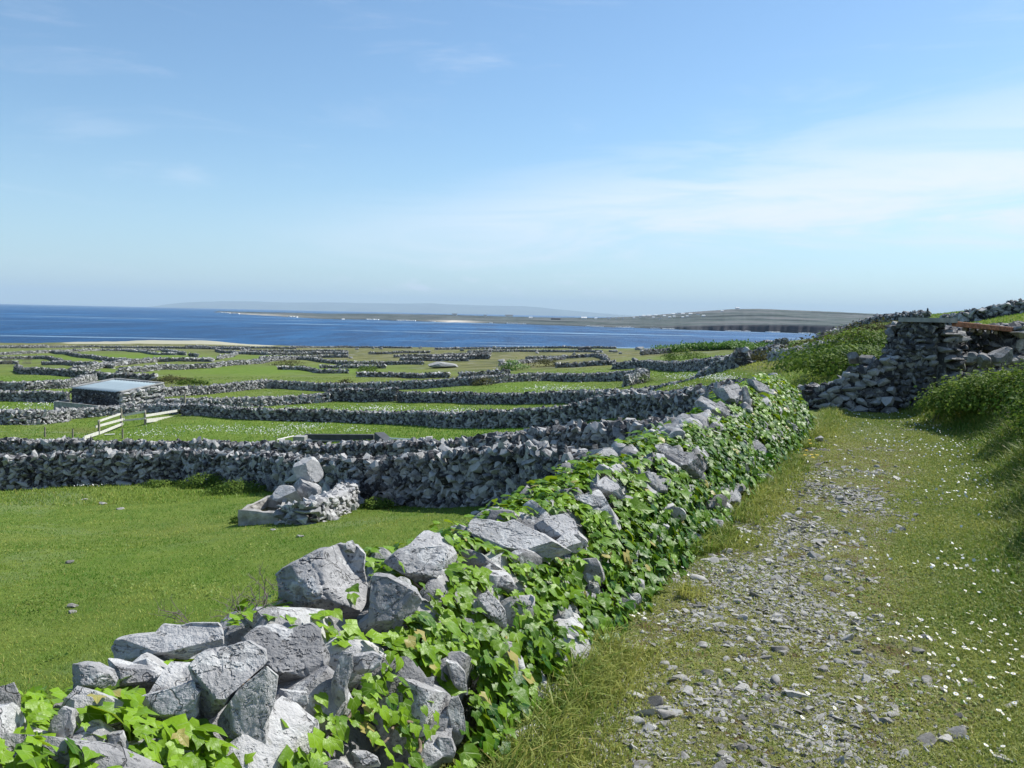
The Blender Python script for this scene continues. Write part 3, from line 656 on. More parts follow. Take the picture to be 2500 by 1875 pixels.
WALLS = [
 # spec of base points, height, label, options
 ([(-600,1100,27),(-300,1080,26.5),(0,1057,26.5),(130,1050,26.8),(240,1043,27),(400,1041,27),(540,1050,25),(640,1064,22.8),(730,1080,21.3),(828,1091,20),(948,1094,19),(1108,1094,17.6),(1188,1089,16.6),(1290,1085,15.0),(1420,1085,13.6),(1530,1085,12.2)], 1.12,
  'tall dark dry stone wall right across the near meadow, with the stone spring trough built against it', dict(st=.185, big=.8, seed=1, hs=[.9,.9,.9,.92,.92,.86,.86,.86,.88,.98,1.06,1.1,1.05,.95,.95,.95], thick=.6)),
 ([(-600,1050,34),(-300,1030,33.5),(0,1011,33),(200,1015,32),(400,1022,31),(560,1031,29.5),(700,1037,28),(850,1042,26),(1000,1046,24),(1110,1040,22.2),(1250,1032,20.5),(1420,1029,18.0),(1500,1020,16.6),(1545,1020,15.9)], 1.22,
  'second long dry stone wall, running close behind the wall that has the spring trough', dict(st=.185, seed=2, thick=.6)),
 ([(400,894,63),(527,906,60),(646,911,59),(752,911,58),(850,911,55),(922,914,51),(950,924,47.5),(1041,925,44),(1177,920,41),(1262,915,39),(1398,901,33),(1504,888,28),(1600,880,24)], 0.85,
  'long dark dry stone wall along the far side of the field with the white plank fence', dict(seed=3, hs=[1,1,1,.95,.95,.95,.95,1.1,1.15,1.15,1.15,1.0,.9])),
 ([(-60,938,60),(30,932,59),(80,926,60),(128,916,62),(136,908,64),(218,902,66),(323,889,68),(400,890,64)], 0.85,
  'broad pale heaped stone wall directly below the sheet roofed shed', dict(seed=4, thick=1.1, tone=.15, hs=[1.3,1.25,1.2,1.0,.9,.8,.75,.8])),
 ([(330,884,72),(450,882,73),(561,878,75),(640,872,77),(707,865,78)], 0.8, 'broad pale wall of heaped stone leading away to the right from the shed', dict(seed=5, thick=1.6, tone=.2)),
 ([(709,866,78),(752,866,78),(800,867,76),(858,868,75)], 1.2, 'short tall dark wall end capped with white stones left of a gap', dict(seed=6, thick=.7, tone=-.1)),
 ([(866,868,74),(990,873,70),(1109,879,65),(1180,875,62),(1262,870,58),(1381,862,51),(1504,850,45),(1600,842,38)], 0.85,
  'long curving wall in front of the daisy field with the corner side wall', dict(seed=7)),
 ([(340,858,85),(442,842,90),(578,839,98),(680,839,97),(752,843,95),(888,846,93),(1017,844,90),(1036,836,90),(1092,831,92),(1177,824,95),(1296,826,90),(1371,820,85)], 0.9,
  'wall along the back of the daisy field, pale and heaped towards the shed', dict(seed=8, thick=.9, tone=.1)),
 ([(1371,820,85),(1384,828,80),(1392,838,76),(1350,846,72)], 1.0, 'short side wall running towards the viewer at the corner of the daisy field', dict(seed=9, tone=.15)),
 ([(1327,797,120),(1398,797,115),(1432,803,100),(1504,799,80),(1596,793,66),(1695,769,58)], 0.95, 'rough wall climbing to the bank below the right hand hillside', dict(seed=10, thick=.8)),
 ([(1384,769,180),(1460,761,190),(1596,759,170),(1664,755,130),(1700,752,115)], 1.3, 'wall under the bright green fern hedge near the sea', dict(seed=11)),
 ([(990,820,115),(1040,813,116),(1102,811,118)], 0.9, 'short overgrown wall beside the green bush in the brown scrub', dict(seed=12)),
 ([(772,816,130),(860,814,128),(970,818,122)], 0.85, 'low dark wall between two olive fields behind the heaped wall', dict(seed=13)),
 ([(1136,777,215),(1200,774,220),(1265,773,220),(1300,781,190),(1312,792,150)], 0.9, 'crooked pale wall bending down into the brown scrub beyond the daisy field', dict(seed=14)),
 ([(864,780,225),(940,780,222),(1014,780,220)], 1.0, 'wall behind the pale tilted slab boulder', dict(seed=15)),
 ([(925,777,235),(990,776,235),(1058,777,230)], 1.4, 'taller dark ruined wall standing above the slab boulder', dict(seed=16, thick=1)),
 ([(796,765,320),(860,763,325),(929,764,330)], 1.0, 'dark thin wall in the brown scrub close to the shore', dict(seed=17)),
 ([(752,754,540),(820,753,540),(890,753,530)], 1.2, 'farthest thin wall along the shore left of the white boulders', dict(seed=18)),
 ([(939,760,420),(1050,757,440),(1180,754,450),(1330,757,400)], 1.2, 'long thin wall along the shore behind the white boulders', dict(seed=19)),
 ([(752,790,190),(830,787,195),(915,791,190)], 0.9, 'curved wall round the green field left of the slab boulder', dict(seed=20)),
 ([(690,797,170),(752,796,172),(834,796,172)], 0.8, 'low broken wall left of the dark green bush', dict(seed=21)),
 ([(-40,845,95),(60,841,96),(150,837,100),(204,824,118)], 1.1, 'long pale wall passing behind the sheet roofed shed', dict(seed=22, tone=.1, thick=.8)),
 ([(-40,866,80),(60,866,80),(150,866,79)], 1.0, 'wall ending at the left side of the sheet roofed shed', dict(seed=23, tone=.05, thick=.7)),
 ([(34,802,148),(50,808,138),(126,813,132),(204,817,126),(270,822,120),(337,821,118)], 1.2, 'dark curving wall with a pale gatepost near its left end', dict(seed=24)),
 ([(160,808,140),(220,800,165),(289,787,185),(340,781,205),(459,784,200)], 1.0, 'pale wall curving away behind the dark wall with the gatepost', dict(seed=25, tone=.15, thick=.9)),
 ([(258,811,140),(357,801,160),(459,794,172),(530,787,190),(646,776,235)], 1.0, 'pale wall along the near edge of the bright green meadow', dict(seed=26, tone=.1, thick=.8)),
 ([(92,789,185),(150,790,180),(200,792,172),(245,797,162)], 0.9, 'dark wall to the right of the slatted hurdle gates', dict(seed=27)),
 ([(112,762,290),(170,774,245),(238,784,205),(286,787,190)], 1.05, 'dark wall slanting down to the right across the far left meadows', dict(seed=28)),
 ([(-30,770,260),(50,766,275),(112,762,290),(218,758,330),(350,758,350)], 0.95, 'pale thin wall crossing the far left meadows', dict(seed=29, tone=.1)),
 ([(350,760,330),(380,767,290),(401,773,265)], 1.1, 'short dark wall dropping from the pale far wall', dict(seed=30)),
 ([(408,775,258),(428,775,256)], 1.1, 'tiny detached stub of wall in the far green field', dict(seed=31)),
 ([(466,763,330),(510,768,300),(578,771,290),(660,768,300),(752,767,310)], 1.15, 'dark wall sagging across the fields below the dune', dict(seed=32)),
 ([(218,753,430),(290,753,430),(360,754,425),(450,755,410),(540,758,385)], 1.1, 'thin dark wall directly in front of the pale dune', dict(seed=33)),
 ([(-40,754,430),(30,753,440),(102,751,470)], 1.1, 'thin dark wall at the far left near the sea', dict(seed=34)),
 ([(626,753,500),(690,752,520),(752,753,540)], 1.2, 'thin wall right of the dune by the shore', dict(seed=35)),
 ([(673,768,300),(720,767,305),(752,768,305)], 1.1, 'small dark wall beyond the right end of the bright green meadow', dict(seed=36)),
 ([(629,777,235),(690,782,215),(752,790,190)], 0.9, 'wall running down from the bright green meadow to the brown scrub', dict(seed=37)),
 ([(0,786,190),(20,787,190),(38,788,188)], 0.9, 'short dark wall between the two slatted hurdle gates', dict(seed=38)),
 ([(-20,757,400),(60,756,410),(150,754,430),(215,753,440)], .95, 'thin grey wall parallel to the shore left of the dune', dict(seed=51)),
 ([(400,749,470),(480,750,455),(560,751,445),(640,752,440)], 1.0, 'thin wall close below the right end of the dune', dict(seed=52)),
 ([(520,762,330),(600,760,345),(700,760,350),(750,761,350)], 1.0, 'thin grey wall between the dune and the bright green meadow', dict(seed=53)),
 ([(850,772,260),(930,770,268),(1000,768,280),(1060,766,300)], .95, 'low grey wall in the scrub left of the taller ruined wall', dict(seed=54)),
 ([(1010,765,330),(1120,763,345),(1220,762,330),(1300,765,300)], .95, 'low grey wall running through the scrub below the whitish boulders', dict(seed=55, tone=.1)),
 ([(560,779,230),(620,775,245),(700,774,255),(752,776,250)], .95, 'wall along the far edge of the bright green meadow', dict(seed=56)),
 ([(470,776,225),(500,772,255),(512,768,295)], .95, 'short wall joining two long far walls below the dune', dict(seed=57, tone=.1)),
 ([(1080,790,165),(1150,785,180),(1220,783,190)], .8, 'low tumbled wall beside the brown bush in the scrub', dict(seed=58, tone=.1)),
 ([(752,805,150),(700,803,150),(650,801,158),(600,800,160)], .75, 'low grey wall on the near right edge of the bright green meadow', dict(seed=59, tone=.1)),
 ([(1200,800,140),(1270,797,138),(1330,793,135)], .8, 'low wall joining the rough wall from the left', dict(seed=60)),
 ([(0,776,225),(60,775,230),(110,778,215),(150,789,185)], .85, 'thin wall closing the second meadow from the left edge', dict(seed=61)),
 ([(250,757,350),(300,762,300),(340,768,270),(380,770,270)], .85, 'thin wall slanting through the far green meadows', dict(seed=62, tone=.1)),
 ([(2042,690,44),(2056,685,43),(2110,683,42),(2212,681,41),(2320,679,40)], 0.6, 'rough dark wall along the skyline behind the ruined hut', dict(seed=40, st=.26)),
 ([(1770,742,72),(1793,731,74),(1815,720,76),(1834,713,78),(1885,701,74),(1953,693,66),(2000,697,62)], 0.45, 'wall climbing the right hand hillside against the far island', dict(seed=41, st=.3)),
 ([(1880,723,46),(1910,717,47),(1953,711,48),(2010,704,48)], 0.38, 'low pale wall left of the ruined hut on the hillside', dict(seed=42, tone=.2)),
 ([(1668,792,36),(1718,786,34),(1766,771,36),(1810,755,38)], 0.35, 'low tumbled line of stones on the slope above the ivy wall end', dict(seed=43, tone=.2)),
 ([(1735,882,16.2),(1768,884,16.2),(1800,885,16.0),(1840,884,15.9),(1885,884,15.8),(1925,886,15.7)], 0.46, 'loose rubble wall closing the track beside the ruined hut',
  dict(seed=44, st=.16, hs=[1.0,1.05,1.05,1.55,1.85,2.05], thick=.45, lean=.22, flatness=.42, tone=.05)),
]
for sp, h, lab, kw in WALLS: make_wall(sp, h, lab, **kw)

# ------------------------------------------------------------------ the ivy covered wall beside the track
PR = np.array([(.06,-.06),(-.05,.16),(-.16,.38),(-.30,.58),(-.46,.70),(-.62,.74),(-.80,.68),(-.95,.42),(-1.06,0),(-1.15,-.7),(-1.2,-1.5)])
PT = np.concatenate([[0], np.cumsum(np.linalg.norm(np.diff(PR, axis=0), axis=1))])
def wall_surf(s, t):
    """point on the wall's outer face: s metres along, t metres up and over from the track side"""
    o = np.interp(t, PT, PR[:, 0]); z = np.interp(t, PT, PR[:, 1])
    hm = np.interp(s, [0, 2.0, 2.7, 3.5, 5.1, 6.8, 9.4, 11.9, 14.6], [1.25, 1.20, 1.03, .74, .55, .72, .77, .93, .96])*(1+.14*n2(s, s*0, .7, 3, 31))
    b = line_at(s); n = line_nrm(s); xy = b + n*o[..., None]
    gz_ = ground_z(b[..., 0]+n[..., 0]*.05, b[..., 1]+n[..., 1]*.05)
    return np.concatenate([xy, (gz_+np.where(z > 0, z*hm, z))[..., None]], -1)
def wall_frame(s, t):
    e = .04; P = wall_surf(s, t); a = wall_surf(s+e, t)-wall_surf(s-e, t); b = wall_surf(s, t+e)-wall_surf(s, t-e)
    a /= np.linalg.norm(a, axis=-1, keepdims=True); b /= np.linalg.norm(b, axis=-1, keepdims=True)
    n = np.cross(a, b); n /= np.linalg.norm(n, axis=-1, keepdims=True); return P, a, b, n
SEND = LLEN-.15
_p, _a, _b, _n = wall_frame(np.array([5.]), np.array([.5]))
NS = 1.0 if _n[0, 0] > 0 else -1.0
g = np.random.default_rng(21)
cellA = .19; ns, nt = int(SEND/cellA), int(PT[-1]/cellA)
ss, tt = np.meshgrid((np.arange(ns)+.5)*cellA, (np.arange(nt)+.5)*cellA)
ss = (ss+g.uniform(-.08, .08, ss.shape)).ravel(); tt = np.clip((tt+g.uniform(-.07, .07, tt.shape)).ravel(), .02, PT[-1]-.05)
P, a, b, n = wall_frame(ss, tt); n *= NS; N = len(ss)
A = np.stack([a, b, n], 1)
rr = rotm(g.normal(0, .35, N), g.normal(0, .5, N), g.normal(0, .5, N)); A = rr @ A
sc = np.clip(np.exp(g.normal(0, .28, (N, 3))), .55, 1.25)*np.array([.165, .11, .125]); A = A*sc[:, :, None]
P = P - n*.055
nearm = ss < 8.5
V1, F1, I1 = scatter(P3, A[nearm], P[nearm], g); V2, F2, I2 = scatter(P2, A[~nearm], P[~nearm], g)
tt1 = np.clip(g.normal(.52, .22, nearm.sum()), 0, 1)[I1]; tt2 = np.clip(g.normal(.52, .22, (~nearm).sum()), 0, 1)[I2]
# hearting
sC = np.linspace(0, SEND, 60); core = []
tq = np.array([.0, .35, .62, .85, 1.05, 1.3, 1.7, 2.4, PT[-1]])
for t_ in tq:
    p_, _, _, n_ = wall_frame(sC, np.full_like(sC, max(t_, .05))); core.append(p_ - NS*n_*.13)
core = np.stack(core); k_, m_ = core.shape[:2]; ii = np.arange(k_*m_).reshape(k_, m_)
qc = np.stack([ii[:-1, :-1], ii[:-1, 1:], ii[1:, 1:], ii[1:, :-1]], -1).reshape(-1, 4)
off = len(V1)+len(V2)
ivy_wall = mesh('stone_wall', np.concatenate([V1, V2, core.reshape(-1, 3)]), [np.concatenate([F1, F2+len(V1)]), qc+off], MAT['rock'],
                attrs={'tint': np.concatenate([tt1, tt2, np.zeros(k_*m_)])}, smooth_=True, sharp=38)
tag(ivy_wall, 'ivy covered rubble wall of rough limestone running along the left of the track', 'stone wall')
# boulders on it: pixel box in the photo (cx, cy, w, h), tilt in degrees, seed, relative depth, label
BL = [
 (692,1262,196,158,8,41,.9,'largest block shaped grey boulder standing on the ivy wall','A'),
 (900,1222,138,86,6,62,1.1,'rounded grey boulder on the wall just right of the largest block','B'),
 (858,1322,120,128,-30,33,.6,'smooth leaning stone under the right side of the largest block','C'),
 (372,1398,270,96,4,14,.7,'wide whitish slab lying on the wall crest left of the dark one','D'),
 (616,1424,186,140,14,15,.8,'dark grey rounded slab on the crest below the largest block','E'),
 (462,1478,122,140,12,36,.7,'lichen spotted stone jammed under the wide whitish slab','F'),
 (366,1526,146,92,-9,17,.55,'clean faced square grey slab jutting from the wall in the ivy','G'),
 (536,1556,128,186,-24,28,.6,'steeply leaning white blotched slab with a vine across it','H'),
 (182,1466,122,72,8,19,.9,'low grey stone half buried in lime green ivy near the left end','I'),
 (292,1452,118,56,5,30,.9,'thin ledge stone with a dark broken edge left of the wide slab','J'),
 (1112,1172,232,84,15,21,.8,'long tilted pale slab lying across the wall in the middle of its length','K'),
 (1216,1152,112,70,12,52,.9,'rough grey stone at the right end of the long tilted pale slab','L'),
 (1062,1244,118,48,16,23,.7,'narrow dark wedge under the long tilted pale slab','M'),
 (1066,1318,62,96,-28,24,.6,'pale upright stone poking through the ivy below the narrow wedge','N'),
 (1284,1264,50,84,-20,25,.7,'pale pointed stone sticking out of dense ivy','O'),
 (1222,1332,44,44,20,26,.8,'small square stone low in the ivy near the grass','P'),
 (1360,1300,42,34,25,27,.8,'small white stone at the foot of the ivy','Q'),
 (1470,994,118,76,20,29,.75,'big tilted purple grey slab lying on the ivy','R'),
 (1316,1058,76,54,15,10,.8,'rounded pale stone left of the big purple grey slab','S'),
 (1284,1090,88,44,8,31,.7,'cracked flat stone below the rounded pale one','T'),
 (1400,1040,50,40,30,32,.8,'light stone with ivy round it under the big purple grey slab','U'),
 (1546,884,88,42,24,43,.75,'flat pale slab tipped off the crest near the far end of the wall','V'),
 (1580,850,78,54,10,34,.9,'craggy rounded stone on the crest near the far end','W'),
 (1652,838,62,60,35,35,.7,'pointed leaning stone on the crest at the far end','X'),
 (1442,932,62,46,-8,46,.9,'rounded speckled stone above the big purple grey slab','Y'),
 (1322,974,104,26,4,37,.8,'flat bleached stone on the crest where the long field wall meets it','Z'),
 (1580,1080,46,46,20,38,.9,'round white stone at the foot of the wall beside the track','a'),
 (1540,1096,32,30,-20,39,.9,'small angular stone beside the round white one','b'),
 (984,1562,58,132,-8,60,.7,'tall narrow stone at the wall foot near the camera','c'),
 (1192,1500,60,38,6,11,.9,'white stone lying in the grass at the foot of the ivy','d'),
 (130,1590,60,90,10,42,.6,'grey slab showing between ivy leaves at the lower left','e'),
 (245,1612,56,66,-12,53,.7,'small lichen stone low in the ivy at the lower left','f'),
 (912,1470,56,80,-25,44,.7,'pale shard in the ivy right of the dark rounded slab','g'),
 (748,1440,52,100,-10,45,.6,'pale narrow stone next to the dark rounded slab','h'),
 (30,1530,90,110,5,48,.8,'dark shadowed stone at the left edge behind lime ivy','i'),
 (960,1622,52,60,20,47,.8,'grey stone at the very foot of the wall near the camera','j'),
 (800,1432,60,46,8,49,.8,'dark chipped stone in the ivy under the leaning smooth stone','k'),
 (1620,905,36,60,-20,50,.7,'ribbed upright stone in the ivy near the far end','l'),
 (1600,990,40,44,15,51,.8,'shadowed stone in a hollow of the ivy towards the far end','m'),
 (1130,1412,40,60,-15,54,.7,'thin white stone low in the ivy halfway along','n'),
 (760,1600,70,44,5,57,.9,'flat grey stone at the bottom edge beside a crooked vine','o'),
 (985,1295,40,36,12,58,.9,'small angular grey stone in the ivy below the rounded boulder','p'),
 (752,1172,34,34,25,59,.9,'small jagged stone balanced on top of the largest block','q'),
]
# traced outlines: silhouettes given to solid stones (photo px through three crops)
CR = {6: (0, 1238.7, .36), 4: (0, 929, .4), 7: (707.8, 1194.5, .32), 5: (708, 885, .4), 8: (1415.7, 778.6, .1974)}
OUT = {
'D': (6, [(665,440),(690,390),(780,375),(915,365),(945,320),(1060,330),(1115,315),(1290,315),(1340,370),(1345,430),(1250,450),(1140,510),(1030,500),(930,545),(800,560),(690,510)]),
'F': (6, [(1140,530),(1200,470),(1450,440),(1560,500),(1585,560),(1480,640),(1420,690),(1390,760),(1290,860),(1200,915),(1185,800),(1210,700),(1170,620)]),
'E': (6, [(1440,390),(1500,335),(1590,325),(1700,360),(1830,335),(1900,370),(1930,440),(1975,530),(1950,660),(1890,720),(1800,715),(1700,660),(1640,600),(1560,540),(1450,450)]),
'A': (4, [(1465,790),(1510,750),(1600,700),(1700,650),(1790,640),(1900,650),(1950,700),(1940,780),(1960,880),(1970,960),(1930,1020),(1800,1045),(1690,1030),(1640,1010),(1560,1000),(1480,960),(1490,880)]),
'G': (6, [(830,740),(980,705),(1150,660),(1175,705),(1200,715),(1180,800),(1190,850),(1170,880),(1060,880),(1030,925),(960,890),(900,895),(850,830)]),
'H': (6, [(1590,560),(1650,640),(1640,800),(1600,900),(1610,1060),(1560,1140),(1500,1110),(1440,1050),(1370,1020),(1290,960),(1290,880),(1350,800),(1430,690)]),
'I': (6, [(400,560),(470,540),(560,550),(660,600),(690,660),(680,690),(560,690),(500,720),(440,700)]),
'J': (6, [(610,520),(750,560),(890,570),(970,600),(950,680),(860,710),(770,700),(690,650),(640,590)]),
'C': (7, [(300,140),(400,150),(520,210),(600,250),(640,330),(600,400),(520,440),(450,450),(440,500),(330,560),(250,600),(190,540),(190,480),(280,420),(290,300)]),
'B': (5, [(300,815),(370,760),(470,745),(640,745),(655,800),(620,870),(560,950),(500,950),(440,890),(400,860),(340,840)]),
'K': (5, [(765,600),(860,605),(950,620),(1000,605),(1080,640),(1180,680),(1260,730),(1330,780),(1240,800),(1190,830),(1100,840),(1040,790),(900,740),(790,690),(745,650)]),
'L': (5, [(1115,620),(1180,580),(1290,570),(1340,610),(1360,670),(1410,710),(1390,750),(1310,750),(1230,690),(1150,660)]),
'M': (5, [(715,770),(760,755),(830,780),(950,865),(860,870),(740,840)]),
'p': (5, [(840,890),(900,880),(1000,930),(1030,970),(960,990),(880,940)]),
'N': (7, [(1010,290),(1080,260),(1140,310),(1200,390),(1215,500),(1180,530),(1150,480),(1060,410),(1010,380)]),
'O': (5, [(1360,900),(1430,840),(1450,900),(1475,980),(1440,1035),(1390,990)]),
'P': (7, [(1530,480),(1560,420),(1640,350),(1670,440),(1590,490)]),
'Q': (7, [(1980,300),(2020,265),(2090,330),(2060,350),(2000,345)]),
'R': (8, [(0,930),(130,910),(300,1000),(440,1010),(480,1080),(560,1200),(520,1290),(420,1310),(330,1210),(130,1100),(0,1060)]),
'S': (5, [(1430,400),(1500,365),(1570,400),(1605,470),(1580,490),(1500,470),(1440,440)]),
'T': (5, [(1330,470),(1400,455),(1500,475),(1545,560),(1430,550),(1380,510)]),
'U': (5, [(1700,340),(1740,330),(1790,390),(1800,450),(1760,455),(1720,400)]),
'Y': (5, [(1790,110),(1830,75),(1900,75),(1905,110),(1860,150),(1800,160)]),
'Z': (5, [(1410,220),(1500,205),(1650,200),(1670,235),(1600,245),(1430,260)]),
'V': (8, [(430,460),(520,380),(640,450),(760,530),(830,600),(810,670),(700,650),(560,590),(450,520)]),
'W': (8, [(620,300),(720,300),(800,270),(930,250),(980,330),(900,460),(880,540),(760,480),(690,400)]),
'X': (8, [(1000,195),(1130,225),(1250,290),(1230,360),(1180,440),(1120,370),(1040,270)]),
'l': (8, [(950,290),(1000,280),(1040,420),(1050,560),(1020,590),(960,500)]),
'a': (8, [(800,1430),(900,1400),(945,1480),(920,1570),(850,1620),(740,1620),(720,1580),(780,1520)]),
'b': (8, [(500,1600),(580,1530),(680,1540),(640,1590),(590,1650),(520,1650)]),
'm': (8, [(1010,950),(1050,850),(1110,870),(1190,930),(1240,1040),(1150,990),(1060,980)]),
'c': (7, [(780,1110),(830,980),(880,965),(920,1060),(935,1200),(900,1290),(850,1310),(790,1280),(770,1200)]),
'g': (7, [(790,720),(870,740),(930,810),(940,890),(950,980),(890,930),(830,840)]),
'd': (7, [(1410,980),(1450,930),(1530,890),(1580,930),(1605,990),(1530,1020),(1440,1010)]),
'n': (7, [(590,870),(640,850),(720,840),(720,940),(660,1010),(610,980)]),
'k': (7, [(170,690),(300,670),(370,700),(360,760),(300,790),(220,830),(170,800)]),
'o': (7, [(150,1340),(250,1350),(340,1400),(360,1460),(160,1460)]),
'e': (6, [(270,980),(330,850),(370,800),(430,820),(440,940),(400,1040),(330,1040),(280,1010)]),
'f': (6, [(600,990),(650,960),(720,950),(760,1060),(690,1140),(640,1100)]),
'i': (6, [(-20,680),(60,660),(100,740),(100,900),(60,1000),(-20,1010)]),
'h': (6, [(2050,460),(2110,480),(2120,560),(2080,690),(2080,760),(2000,840),(1970,760),(1990,640)]),
's': (6, [(1660,700),(1840,720),(1850,800),(1760,800),(1670,760)]),
'q': (4, [(1845,650),(1870,605),(1900,597),(1920,630),(1915,665),(1870,668)]),
}
# flat faces worth having: directions (right, towards the camera, up) and how deep they cut
FACE = {'A': [((.80,.30,.45),.50),((-.55,.80,-.15),.55),((.1,.75,.65),.60)], 'D': [((.10,.55,.80),.42)], 'E': [((.25,.60,.75),.45)], 'G': [((.0,.75,.65),.30)], 'H': [((.45,.85,.25),.34)], 'K': [((.10,.60,.80),.36)],
        'L': [((.2,.6,.75),.45)], 'R': [((.1,.6,.78),.38)], 'C': [((.1,.9,.4),.45)], 'F': [((.3,.6,.7),.45)], 'V': [((.2,.6,.8),.4)], 'N': [((.45,.65,.6),.4)], 'c': [((.5,.8,.3),.4)], 'O': [((.45,.6,.65),.4)], 'S': [((.2,.6,.8),.4)], 'T': [((.1,.7,.7),.4)]}
def outline_rock(key, seed, sub, Pp, Yc, dep):
    """a solid stone whose silhouette, seen from where the photographer stood, is the traced outline"""
    Pp = np.array(Pp, float); c = (Pp.max(0)+Pp.min(0))/2; k = Yc/F
    Q = (Pp-c)*np.array([k, -k]); hw = np.abs(Q).max(0); q = Q/hw
    V, Fc = ICO[sub]; V = V.copy(); th = np.arctan2(V[:, 2], V[:, 0]); rel = np.hypot(V[:, 0], V[:, 2])
    # outline radius: ray / polygon
    tt_ = np.linspace(-math.pi, math.pi, 181); ro = np.zeros(181)
    for i, t_ in enumerate(tt_):
        d = np.array([math.cos(t_), math.sin(t_)])
        for p, p2 in zip(q, np.roll(q, -1, 0)):
            e = p2-p; den = d[0]*e[1]-d[1]*e[0]
            if abs(den) < 1e-9: continue
            a_ = (p[0]*e[1]-p[1]*e[0])/den; b_ = (p[0]*d[1]-p[1]*d[0])/den
            if a_ > 0 and -1e-6 <= b_ <= 1+1e-6: ro[i] = max(ro[i], a_)
    ro = np.where(ro < .15, .15, ro)
    s_ = np.interp(th, tt_, ro); V[:, 0] *= s_; V[:, 2] *= s_
    rel = np.minimum(rel, 1); B_ = (1-rel**5)**(1/2.6); yy = np.sign(V[:, 1])*B_; g_ = np.random.default_rng(seed+7)
    fl = FACE.get(key) or [((g_.uniform(-.1, .45), .75, g_.uniform(.35, .7)), .45)]
    fl = fl + [((g_.uniform(-.9, -.4), .75, g_.uniform(-.3, .3)), .62), ((g_.uniform(.4, .9), .75, g_.uniform(-.3, .3)), .66), ((g_.uniform(-.3, .3), .75, -.7), .62)]
    wob = .10*fbm(V*2.2+seed, 4)
    pl_ = np.full(len(V), -9.)
    for (nx, ny, nz_), h_ in fl: pl_ = np.maximum(pl_, np.minimum(-(h_-nx*V[:, 0]-nz_*V[:, 2])/ny + wob, .6))
    yy = np.where(V[:, 1] < -1e-6, np.maximum(-B_, pl_), np.maximum(B_, pl_+.5*B_))
    V[:, 1] = yy
    nc_ = 5 if key == 'A' else 3 if sub >= 5 else 1
    for _ in range(nc_):
        n = g_.normal(size=3); n /= np.linalg.norm(n); h_ = g_.uniform(-.5, .5); d_ = np.abs(V @ n - h_ + .22*fbm(V*2.3+seed, 4)*2)
        V = V*(1-.055*np.exp(-(d_/.028)**2)*(fbm(V*1.3+h_*9, 2) > -.12))[:, None]
    V = V*(1+.035*fbm(V*6+seed, 5)[:, None]+.022*fbm(V*17+seed, 3)[:, None]) - np.array([0, 1, 0])*(np.abs(fbm(V*np.array([1.6, 1.6, 4.5])+seed*1.7, 4)) < .012)[:, None]*-.05
    dp = max(min(hw)*dep*1.5, .03)
    Qm = np.stack([rt*hw[0], fw*dp, up*hw[1]]); d = ray(*c); return V @ Qm, Fc, np.array([0, 0, CAMZ])+d*Yc, c, Pp
BL.append((632,1512,70,36,6,63,.8,'plain grey stone tucked under the dark grey rounded slab','s'))
sg_, tg_ = np.meshgrid(np.linspace(.3, SEND, 300), np.linspace(.02, 1.25, 60)); SG, TG = sg_.ravel(), tg_.ravel()
SP = wall_surf(SG, TG); SPX, SPY = project(SP); _, _, _, SNn = wall_frame(SG, TG); SNn = SNn*NS
vis = np.einsum('ij,ij->i', SNn, np.array([0, 0, CAMZ])-SP) > 0
def on_wall(px, py):
    d = (SPX-px)**2+(SPY-py)**2 + np.where(vis, 0, 1e6); k = int(np.argmin(d)); return SP[k], SNn[k], SG[k], TG[k]
BPX = []; BPOLY = []
for cx, cy, bw_, bh_, tilt, seed, dep, lab, key in BL:
    cr_, pl = OUT.get(key, (None, [(cx-bw_/2, cy), (cx-bw_*.3, cy-bh_/2), (cx+bw_*.3, cy-bh_*.45), (cx+bw_/2, cy), (cx+bw_*.3, cy+bh_/2), (cx-bw_*.3, cy+bh_*.45)]))
    pl = np.array(pl, float)
    if cr_: pl = pl*CR[cr_][2]+np.array(CR[cr_][:2])
    cc_ = (pl.max(0)+pl.min(0))/2; hgt_ = np.ptp(pl[:, 1])
    base, n_, s_, t_ = on_wall(cc_[0], cc_[1]+hgt_*.25); Yc = base[1]
    if key == 'A': Yc += .10
    if key == 'q': Yc = 2.98
    Yc -= .05 if key in 'ADEGHFIJq' else .085 if Yc < 7 else .11
    area = np.ptp(pl[:, 0])*hgt_
    V, Fc, loc, c_, pp_ = outline_rock(key, seed, 6 if area > 14000 else 5 if area > 3500 else 4, pl, Yc, dep)
    o = mesh('boulder', V, Fc, MAT['rock'], smooth_=True, sharp=42, loc=loc, attrs={'tint': np.full(len(V), .66 if key in 'DGHKNOQSZadL' else .36 if key in 'EMiRp' else .5)})
    tag(o, lab, 'boulder', 'boulders and stones of the ivy wall'); BPX.append((c_[0], c_[1], np.ptp(pl[:, 0]), hgt_, Yc)); BPOLY.append(pl)
def in_poly(x, y, P):
    ins = np.zeros(len(x), bool); j = len(P)-1
    for i in range(len(P)):
        c = ((P[i, 1] > y) != (P[j, 1] > y)) & (x < (P[j, 0]-P[i, 0])*(y-P[i, 1])/(P[j, 1]-P[i, 1]+1e-9)+P[i, 0]); ins ^= c; j = i
    return ins
BPX = np.array(BPX)
